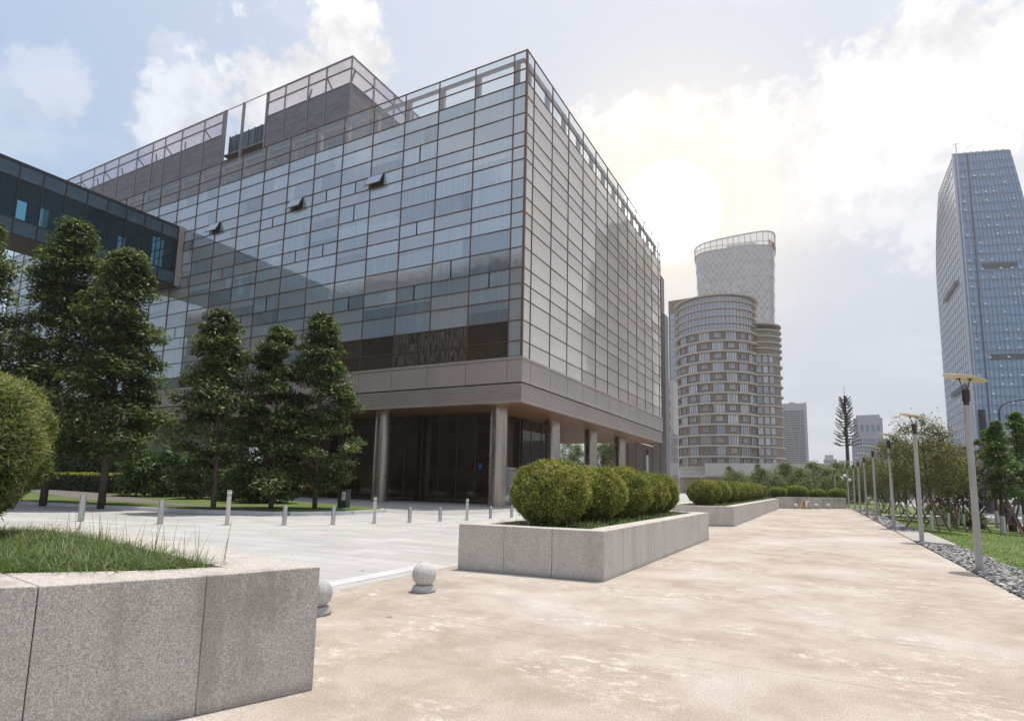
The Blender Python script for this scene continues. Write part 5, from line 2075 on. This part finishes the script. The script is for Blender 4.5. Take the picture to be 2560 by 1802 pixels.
# brown slab and low blocks just behind the office building
t = thing('brown_slab_block', 'narrow brown stone block standing behind the right end of the glass facade', 'building', (-19.8, 84, 0), 0)
b = MB()
b.box(-8, -.1, 0, 2.2, 0, 27)
b.box(-9, -.6, .2, 2.0, 27.002, 33)
b.build('wall', M['frame'], t)
b = MB()
for i in range(6):
    b.box(-7 + i * 1.2, -6.9 + i * 1.2, -.04, -.002, 0, 26.8)
b.build('ribs', M['mullion'], t)
t = thing('pale_apartment_block', 'pale far apartment block showing between the brown slab and round tower', 'building', (-33.5, 140, 0), 0)
b = MB()
b.box(-14, 2.2, 0, 5, 0, 27)
b.build('wall', M['conc_pale'], t)
parts_from([(-12 + q * 2.4, -10.6 + q * 2.4, -.06, -.002, 2.0 + i * 3.1, 3.6 + i * 3.1, .4) for i in range(8) for q in range(6)], 'window', M['win_lilac'], t)
t = thing('brick_block', 'red brown brick building with tall narrow windows seen under the overhang', 'building', (-38.5, 120, 0), 0)
b = MB()
b.box(-4, 5.4, 0, 12, 0, 7.2)
b.box(-4, 7, 0.5, 12.5, 7.2, 12.6)
b.build('wall', M['brick'], t)
parts_from([(-3 + i * 1.6, -2.1 + i * 1.6, .38, .498, 8.0, 12.0, .8) for i in range(8)] + [(-3 + i * 1.7, -2 + i * 1.7, -.05, -.002, 3.6, 5.0, .6) for i in range(5)], 'window', M['win_lilac'], t)
t = thing('ribbed_block', 'pale ribbed glass block beside the brick building under the overhang', 'building', (-31.4, 116, 0), 0)
b = MB()
b.box(-2.8, 4.5, 0, 8, 0, 12.4)
b.build('wall', M['win_lilac'], t)
b = MB()
for i in range(8):
    b.box(-2.8 + i * 1.0, -2.45 + i * 1.0, -.3, -.002, 0, 12.5)
b.build('ribs', M['conc_pale'], t)
t = thing('glass_pavilion', 'glass pavilion with white panels seen between the first two columns', 'pavilion', (-34, 68, 0), 0.4)
b = MB()
b.box(-4, 4, 0, 6, .1, 7.0)
b.build('wall', M['far_win'], t)
b = MB()
for i in range(9):
    b.box(-4 + i, -3.95 + i, -.08, -.002, 0, 7.0)
for z in (1.6, 3.4, 5.2, 6.9):
    b.box(-4, 4, -.07, -.003, z, z + .06)
b.build('frame', M['black_frame'], t)
b = MB()
for (x, z) in ((-2.9, 5.3), (.1, 5.3), (-1.8, 3.5), (2.0, 4.0)):
    b.box(x, x + 1.8, -.13, -.09, z, z + .95)
b.build('white_panel', M['white'], t)

# ------------------------------------------------------------------ towers behind
# A: round tower with cream slab edges
AC, AR = Vector((-26.0, 171.5)), 10.9
rt = thing('round_tower', 'round brown tower ringed by cream slab edges, left of the path end', 'building', (AC.x, AC.y, 0), 0)
A0, A1 = PI * 1.0, PI * 2.12
zA = [7.2 + 2.82 * i for i in range(14)]         # slab levels up to about 44
zA = [7.15 + (44.0 - 7.15) / 13 * i for i in range(14)]
ztop = [44.0 + 2.05 * i for i in range(1, 5)] + [53.9]
b = MB()
b.lathe([(AR - .35, 0), (AR - .35, zA[-1])], seg=64)
b.build('wall', M['brown_wall'], rt, smooth=True)
b = MB()
b.lathe([(AR - .3, zA[-1]), (AR - .3, 53.5)], seg=64)
b.build('top_glass', M['win_lilac'], rt, smooth=True)
b = MB()
for k in range(64):
    a = 2 * PI * k / 64
    if a < PI * .95:
        continue
    c = Vector((math.cos(a), math.sin(a), 0)) * (AR - .27)
    b.boxc((c.x, c.y, (zA[-1] + 53.5) / 2), (.08, .08, 53.5 - zA[-1]), Matrix.Rotation(a, 3, 'Z'))
b.build('top_mullions', M['win_frame'], rt)
for z in zA + ztop:
    b = MB()
    o = .55 if z in zA else .28
    if z == ztop[-1]:
        o = .7
    th = .42 if z in zA else .26
    b.lathe([(AR - .8, z - th), (AR + o, z - th), (AR + o, z), (AR - .8, z + .03)], seg=72)
    b.build('slab_edge', M['band'], rt)
wr = random.Random(31)
cells = 22
pres = MB()
for fl in range(13):
    z0, z1 = zA[fl] + .04, zA[fl + 1] - .46
    for k in range(cells):
        a = PI * .98 + (PI * 1.16) * (k + .5) / cells
        da = (PI * 1.16) / cells
        wide = ((k // 2 + fl) % 2 == 0)
        big_ = k % 2 == 0
        half = da * (.82 if wide else .5)
        if not big_:
            continue
        a += da * .5
        zz0, zz1 = (z0, z1) if wide else (z0 + .75, z1 - .35)
        dirv = Vector((math.cos(a), math.sin(a), 0))
        R = Matrix.Rotation(a, 3, 'Z')
        wd = 2 * half * AR
        wn = MB()
        lit = wr.uniform(.6, 1.0) if fl > 3 else wr.uniform(.1, .7)
        r0 = AR - .30 if wide else AR - .31
        for q in range(4):
            aa = a - half + half * 2 * (q + .5) / 4
            rr = Vector((math.cos(aa), math.sin(aa), 0))
            wn.boxc((rr.x * r0, rr.y * r0, (zz0 + zz1) / 2), (.14, wd / 4 - .07, zz1 - zz0), Matrix.Rotation(aa, 3, 'Z'), 0, min(1, lit * wr.uniform(.75, 1.15)))
        fr_ = MB()
        for q in range(5):
            aa = a - half + half * 2 * q / 4
            rr = Vector((math.cos(aa), math.sin(aa), 0))
            fr_.boxc((rr.x * (r0 + .05), rr.y * (r0 + .05), (zz0 + zz1) / 2), (.16, .09, zz1 - zz0), Matrix.Rotation(aa, 3, 'Z'))
        if not wide:
            fr_.boxc((dirv.x * (r0 + .03), dirv.y * (r0 + .03), zz1 - .45), (.2, wd, .06), R)
        if fl * 11 + k // 2 < 100:
            po = wn.build('window', M['win_lilac'], rt)
            fr_.build('window_frame', M['win_frame'], po)
        else:
            o_ = len(pres.v)
            pres.v += wn.v
            pres.f += [[i + o_ for i in f] for f in wn.f]
            pres.mi += wn.mi
            pres.tint += wn.tint
            o_ = len(pres.v)
            pres.v += fr_.v
            pres.f += [[i + o_ for i in f] for f in fr_.f]
            pres.mi += [1] * len(fr_.f)
            pres.tint += fr_.tint
po = pres.build('window', [M['win_lilac'], M['win_frame']], rt)
po['kind'] = 'stuff'
b = MB()
b.lathe([(AR + .1, 7.1), (AR + .1, 5.2), (AR + .9, 5.2), (AR + .9, 4.2), (AR - .5, 4.2)], seg=64)
b.build('base_ring', M['conc_pale'], rt)
b = MB()
b.box(-1.5, 30.5, -13.6, -9.0, 4.6, 7.9)
b.box(16, 30.5, -9.0, 4.0, 4.6, 7.9)
b.box(10, 10.8, -13.0, -12.2, 0, 4.6)
b.box(19, 19.8, -13.0, -12.2, 0, 4.6)
b.build('podium', M['conc_pale'], rt)
b = MB()
b.box(-2, 20, -8.8, -2, 0.2, 4.58)
b.build('podium_glass', M['pane_dark'], rt)
# slab wing at the back left
t = thing('slab_tower', 'flat brown slab tower with a blue glass strip, behind the round tower', 'building', (-40.5, 176, 0), -.1)
b = MB()
b.box(0, 16, 0, 8, 0, 58.6)
b.build('wall', M['brown_wall'], t)
b = MB()
b.box(.3, 4.0, -.15, -.002, 0, 54.3, 0, .65)
b.build('window', M['win_lilac'], t)
b = MB()
for i in range(3):
    b.box(.3 + i * 1.8, .38 + i * 1.8, -.24, -.152, 0, 54.3)
for i in range(26):
    b.box(.3, 4.0, -.22, -.152, 2 + i * 2.02, 2.08 + i * 2.02)
b.build('frame', M['tower_line'], t)
# right wing, lower, curved balconies
WC, WR = Vector((-16.5, 176.5)), 7.3
t = thing('balcony_tower', 'lower curved balcony tower at the right side of the round tower', 'building', (WC.x, WC.y, 0), 0)
b = MB()
b.lathe([(WR - .5, 0), (WR - .5, 45.5)], seg=48)
b.build('wall', M['brown_wall'], t, smooth=True)
for i in range(17):
    z = 7.2 + 2.83 * i if i < 12 else 38.4 + 1.75 * (i - 11)
    b = MB()
    b.lathe([(WR - 1, z - .32), (WR + .1, z - .32), (WR + .1, z), (WR - 1, z + .02)], seg=48)
    b.build('balcony', M['band'], t)
for fl in range(11):
    for k in range(7):
        a = PI * 1.25 + k * .26
        rr = Vector((math.cos(a), math.sin(a), 0)) * (WR - .48)
        b = MB()
        b.boxc((rr.x, rr.y, 8.6 + 2.83 * fl), (.16, 1.25, 1.9), Matrix.Rotation(a, 3, 'Z'), 0, wr.uniform(0, .75))
        b.build('window', M['win_lilac'], t)

# B: pale flaring tower with checker panels
BC = Vector((-32.8, 276.0))
t = thing('flared_tower', 'tall pale tower with rounded corners flaring to its top, behind the round tower', 'building', (BC.x, BC.y, 0), 0.10)
def supl(a, rx, ry, e=3.6):
    c, s = math.cos(a), math.sin(a)
    k = (abs(c) ** e + abs(s) ** e) ** (-1 / e)
    return rx * c * k, ry * s * k
def brad(z):
    u = max(0, (z - 60) / 55)
    return 15.8 + 1.6 * u ** 1.5
na, fl_h, zt0, zt1 = 96, 1.75, 10, 108
lev = int((zt1 - zt0) / fl_h)
wb_, wp_ = MB(), []
vs, fs, mi, ti = [], [], [], []
for r in range(lev + 1):
    z = zt0 + r * fl_h
    R0 = brad(z)
    for k in range(na):
        x, y = supl(2 * PI * k / na, R0, 12.5)
        vs.append((x, y, z))
for r in range(lev):
    for k in range(na):
        fs.append((r * na + k, r * na + (k + 1) % na, (r + 1) * na + (k + 1) % na, (r + 1) * na + k))
        blk = ((k + r) % 2 == 0)
        mi.append(1 if (blk and wr.random() < .86) else 0)
        ti.append(wr.random())
wb_.v, wb_.f, wb_.mi, wb_.tint = vs, fs, mi, ti
wb_.build('checker_wall', [M['tower_white'], M['tower_win']], t)
b = MB()
for r in range(0, lev + 1, 4):
    z = zt0 + r * fl_h
    R0 = brad(z) + .06
    for k in range(na):
        x0, y0 = supl(2 * PI * k / na, R0, 12.56)
        x1, y1 = supl(2 * PI * (k + 1) / na, R0, 12.56)
        b.bar((x0, y0, z), (x1, y1, z), .18, .22)
b.build('floor_lines', M['tower_white'], t)
# crown: open lattice, higher towards the right
cr_ = MB()
cl_ = MB()
for k in range(na):
    a, a2 = 2 * PI * k / na, 2 * PI * (k + 1) / na
    x0, y0 = supl(a, 17.4, 12.6)
    x1, y1 = supl(a2, 17.4, 12.6)
    top = lambda x: 113.0 + 1.4 * x / 17.4
    if k % 2 == 0:
        cr_.bar((x0, y0, zt1 - .5), (x0, y0, top(x0)), .28, .28)
    cr_.bar((x0, y0, top(x0)), (x1, y1, top(x1)), .5, .5)
    cr_.bar((x0, y0, 109.6), (x1, y1, 109.6), .22, .22)
    cl_.add([(x0, y0, zt1 - .5), (x1, y1, zt1 - .5), (x1, y1, top(x1) - .3), (x0, y0, top(x0) - .3)], [(0, 1, 2, 3)])
cr_.build('crown_frame', M['tower_white'], t)
cl_.build('crown_glass', M['tower_crown'], t)
b = MB()
b.box(-14, 14, -9.5, 9.5, 105, 108.2)
b.box(-3, 9, -8, 8, 108.2, 111)
b.build('roof', M['tower_white'], t)
sg = MB()
for i in range(4):
    a = 5.55 + i * .09
    x, y = supl(a, 17.2, 13.0)
    sg.boxc((x, y, 109.2 - i * .4), (.5, .9, 2.0))
    sg.boxc((x, y - .3, 109.9 - i * .4), (.5, 1.4, .35))
sg.build('red_sign', M['red'], t)

# C: grey ribbed tower with V braces
t = thing('ribbed_tower', 'grey office tower with pale crossing braces, right of the round tower', 'building', (-14.0, 336, 0), .05)
b = MB()
b.box(-7.6, 6.6, 0, 14, 0, 46.0)
b.build('wall', M['far_grey'], t)
b = MB()
for i in range(36):
    b.box(-7.7, 6.0, -.35, -.002, 1 + i * 1.22, 1.45 + i * 1.22)
b.build('sun_louvres', M['far_line'], t)
b = MB()
for (x0, z0, x1, z1) in [(-5.4, 2, -6.2, 42), (-5.4, 2, -3.6, 42), (2.0, 12, -1.6, 42), (2.0, 12, 4.6, 42), (2.0, 12, 2.6, 0)]:
    b.bar((x0, -.5, z0), (x1, -.5, z1), .3, .25)
b.build('brace', M['far_line'], t)
b = MB()
b.box(-7.9, 6.9, -.4, -.36, 42.5, 46.4)
b.box(5.9, 7.2, -.6, 14, 0, 46.6)
b.box(-1, 2, 3, 8, 46.002, 47.5)
b.build('trim', M['far_line'], t)
# D: stepped pale tower
t = thing('stepped_tower', 'pale stepped office tower with blue windows, behind the second lamp posts', 'building', (24.0, 400, 0), -.05)
b = MB()
b.box(-9.0, 9.6, 0, 14, 0, 32)
b.box(-7.5, 7.2, .4, 13, 32.002, 44.5)
b.box(-6, 6, 1, 12, 44.502, 46.4)
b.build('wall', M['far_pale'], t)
bx_ = [(-6.6 + q * 2.7, -5.2 + q * 2.7, .28, .398, 36.5, 40.5, .2) for q in range(5)]
for i in range(13, -1, -1):
    bx_.append((-3.2, 3.2, -.1, -.003, 2 + i * 2.2, 3.5 + i * 2.2, .6))
    bx_ += [(-8.6 + q * 1.3 + o_, -7.7 + q * 1.3 + o_, -.08, -.003, 2 + i * 2.2, 3.5 + i * 2.2, .5) for q in range(4) for o_ in (0, 12.8)]
parts_from(bx_, 'window', M['far_win'], t)
# E: small far blocks
for i, (x, y, w_, h) in enumerate([(4.2, 500, 9, 25), (13.5, 520, 8, 22), (-9.5, 420, 3, 8)]):
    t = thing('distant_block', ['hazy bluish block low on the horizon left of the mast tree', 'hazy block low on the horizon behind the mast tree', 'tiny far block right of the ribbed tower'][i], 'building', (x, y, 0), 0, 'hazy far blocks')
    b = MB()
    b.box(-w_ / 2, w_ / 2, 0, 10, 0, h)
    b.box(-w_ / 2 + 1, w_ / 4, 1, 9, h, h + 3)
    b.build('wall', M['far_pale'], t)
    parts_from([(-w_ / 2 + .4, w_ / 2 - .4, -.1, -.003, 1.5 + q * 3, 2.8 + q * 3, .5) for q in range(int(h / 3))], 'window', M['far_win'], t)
# G: low pale building behind the lawn trees and podium across the road
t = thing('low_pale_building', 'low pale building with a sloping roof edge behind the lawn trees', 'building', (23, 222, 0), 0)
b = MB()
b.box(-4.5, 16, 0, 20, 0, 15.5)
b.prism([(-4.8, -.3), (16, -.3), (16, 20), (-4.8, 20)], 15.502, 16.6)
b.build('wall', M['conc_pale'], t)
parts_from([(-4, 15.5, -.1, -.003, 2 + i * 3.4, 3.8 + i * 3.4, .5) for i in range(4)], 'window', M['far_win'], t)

# F: the blue glass tower on the right
FX, FY = 54.6, 294.0
FH = 146.0
FSH = 0.30        # the front runs back to the right: the plan is a parallelogram
ft = thing('glass_tower', 'tall blue glass tower with a curving outline at the right edge', 'building', (FX, FY, -.4), 0)
class FMB(MB):
    def build(self, *a, **k):
        self.v = [(x, y + FSH * x, z) for x, y, z in self.v]
        return MB.build(self, *a, **k)


def fw_(z):
    u = z / FH
    return 28.5 - 8.0 * max(0, (u - .25) / .75) ** 2.2
def fd_(z):
    u = z / FH
    return 58.0 - 22 * max(0, (u - .72) / .28) ** 2.0
nfl = 39
zl = [FH * i / nfl for i in range(nfl + 1)]
NXF, NYF = 18, 14
fb_ = FMB()
for i in range(nfl):
    z0, z1 = zl[i], zl[i + 1]
    zm = z0 + (z1 - z0) * .66
    for (za, zb_, tt) in ((z0, zm, .6), (zm, z1, .25)):
        for k in range(NXF):
            xa0, xb0 = fw_(za) * k / NXF, fw_(za) * (k + 1) / NXF
            xa1, xb1 = fw_(zb_) * k / NXF, fw_(zb_) * (k + 1) / NXF
            jt = [wr.uniform(-.012, .012) for _ in range(4)]
            fb_.add([(xa0, jt[0], za), (xb0, jt[1], za), (xb1, jt[2], zb_), (xa1, jt[3], zb_)], [(0, 1, 2, 3)], 0, min(1, max(0, tt + wr.uniform(-.25, .25))))
        for k in range(NYF):
            ya0, yb0 = fd_(za) * k / NYF, fd_(za) * (k + 1) / NYF
            ya1, yb1 = fd_(zb_) * k / NYF, fd_(zb_) * (k + 1) / NYF
            fb_.add([(0, yb0, za), (0, ya0, za), (0, ya1, zb_), (0, yb1, zb_)], [(0, 1, 2, 3)], 0, min(1, max(0, tt + wr.uniform(-.25, .25))))
    fb_.add([(fw_(z0), 0, z0), (fw_(z0), fd_(z0), z0), (fw_(z1), fd_(z1), z1), (fw_(z1), 0, z1)], [(0, 1, 2, 3)], 0, .4)
fb_.add([(0, 0, FH), (fw_(FH), 0, FH), (fw_(FH), fd_(FH), FH), (0, fd_(FH), FH)], [(0, 1, 2, 3)], 0, .4)
fb_.build('curtain_wall', M['tower_blue'], ft)
b = FMB()
for i in range(nfl + 1):
    z = zl[i]
    b.box(0, fw_(z), -.12, -.02, z - .16, z + .16)
    b.box(-.12, -.02, 0, fd_(z), z - .1, z + .1)
for k in range(1, NXF):
    for i in range(0, nfl, 3):
        z0, z1 = zl[i], zl[min(i + 3, nfl)]
        b.bar((fw_(z0) * k / NXF, -.08, z0), (fw_(z1) * k / NXF, -.08, z1), .13, .1, 0, (1, 0, 0))
b.build('mullion_grid', M['tower_line'], ft)
b = FMB()
for k in range(0, NYF + 1):
    for i in range(0, nfl, 3):
        z0, z1 = zl[i], zl[min(i + 3, nfl)]
        b.bar((-.14, fd_(z0) * k / NYF, z0), (-.14, fd_(z1) * k / NYF, z1), .16, .16, 0, (0, 1, 0))
b.box(-.5, .25, -.35, .6, 0, FH + .5)
b.box(.9, 1.4, -.3, -.02, 0, FH)
b.build('fin', M['tower_fin'], ft)
b = FMB()
b.box(4.9, 5.3, -.25, -.02, 0, FH)
b.build('recess_line', M['vent_dark'], ft)
for (z, x0, x1) in ((94.5, 7.0, 18.8), (56, 7.0, 18.8)):
    b = FMB()
    b.box(x0, x1, -.22, -.1, z, z + 2.4)
    b.build('mechanical_slot', M['vent_dark'], ft)
for (z, y0, y1) in ((92, 12, 42), (46, 10, 40)):
    b = FMB()
    b.box(-.75, -.5, y0, y1, z, z + 2.2)
    b.build('mechanical_slot', M['vent_dark'], ft)
VX = [2.6, 6.9, 10.4, 13.3, 17.2, 20.0, 23.4]
cnt = 0
vrest = FMB()
for i in range(nfl - 3, 2, -1):
    for k, x in enumerate(VX):
        if x > fw_(zl[i]) - 2 or wr.random() < .52:
            continue
        vm = vrest if cnt >= 95 else FMB()
        z = zl[i] + 1.0
        vm.boxc((x, -.32, z), (.95, .12, .6), Matrix.Rotation(-.35, 3, 'X'))
        if cnt < 95:
            vm.build('vent_window', M['vent_open'], ft)
        cnt += 1
if vrest.v:
    vo = vrest.build('vent_window', M['vent_open'], ft)
    vo['kind'] = 'stuff'
b = FMB()
b.tube([(1.5, 1.5, FH), (1.5, 1.5, FH + 6)], .16, 6)
b.bar((.2, 1.5, FH + 5.4), (2.8, 1.5, FH + 6.0), .14, .14)
b.build('aerial', M['conc_pale'], ft)
b = FMB()
for i in range(7):
    b.box(4 + i * 2.3, 4.4 + i * 2.3, .2, .7, FH, FH + 1.2)
b.box(.3, fw_(FH) - .3, .2, .5, FH, FH + .8)
b.build('parapet', M['tower_fin'], ft)

# low podium and trees' background across the road, below the glass tower
t = thing('podium_building', 'pale podium building across the road behind the street trees', 'building', (50, 226, -.4), 0)
b = MB()
b.box(0, 46, 0, 30, 0, 19)
b.box(-1, 47, -1, 31, 19.002, 20.4)
b.build('wall', M['conc_pale'], t)
parts_from([(1 + i * 3.2, 3.2 + i * 3.2, -.12, -.003, 1, 17.5, wr.random()) for i in range(14)], 'window', M['far_win'], t)
print('objects', len(bpy.data.objects))

# ------------------------------------------------------------------ air
hz = MB()
hz.box(-220, 260, -120, 620, -1.7, 190)
hm = bpy.data.materials.new('humid_air')
hm.use_nodes = True
hk = NT(hm.node_tree)
ho = hk.n('OutputMaterial')
hv = hk.n('VolumePrincipled')
hv.inputs['Color'].default_value = (0.97, 0.92, 0.87, 1)
hv.inputs['Density'].default_value = 0.0005
hv.inputs['Anisotropy'].default_value = 0.55
hk.t.links.new(hv.outputs[0], ho.inputs['Volume'])
ha = hz.build('haze', hm)
ha['kind'] = 'stuff'
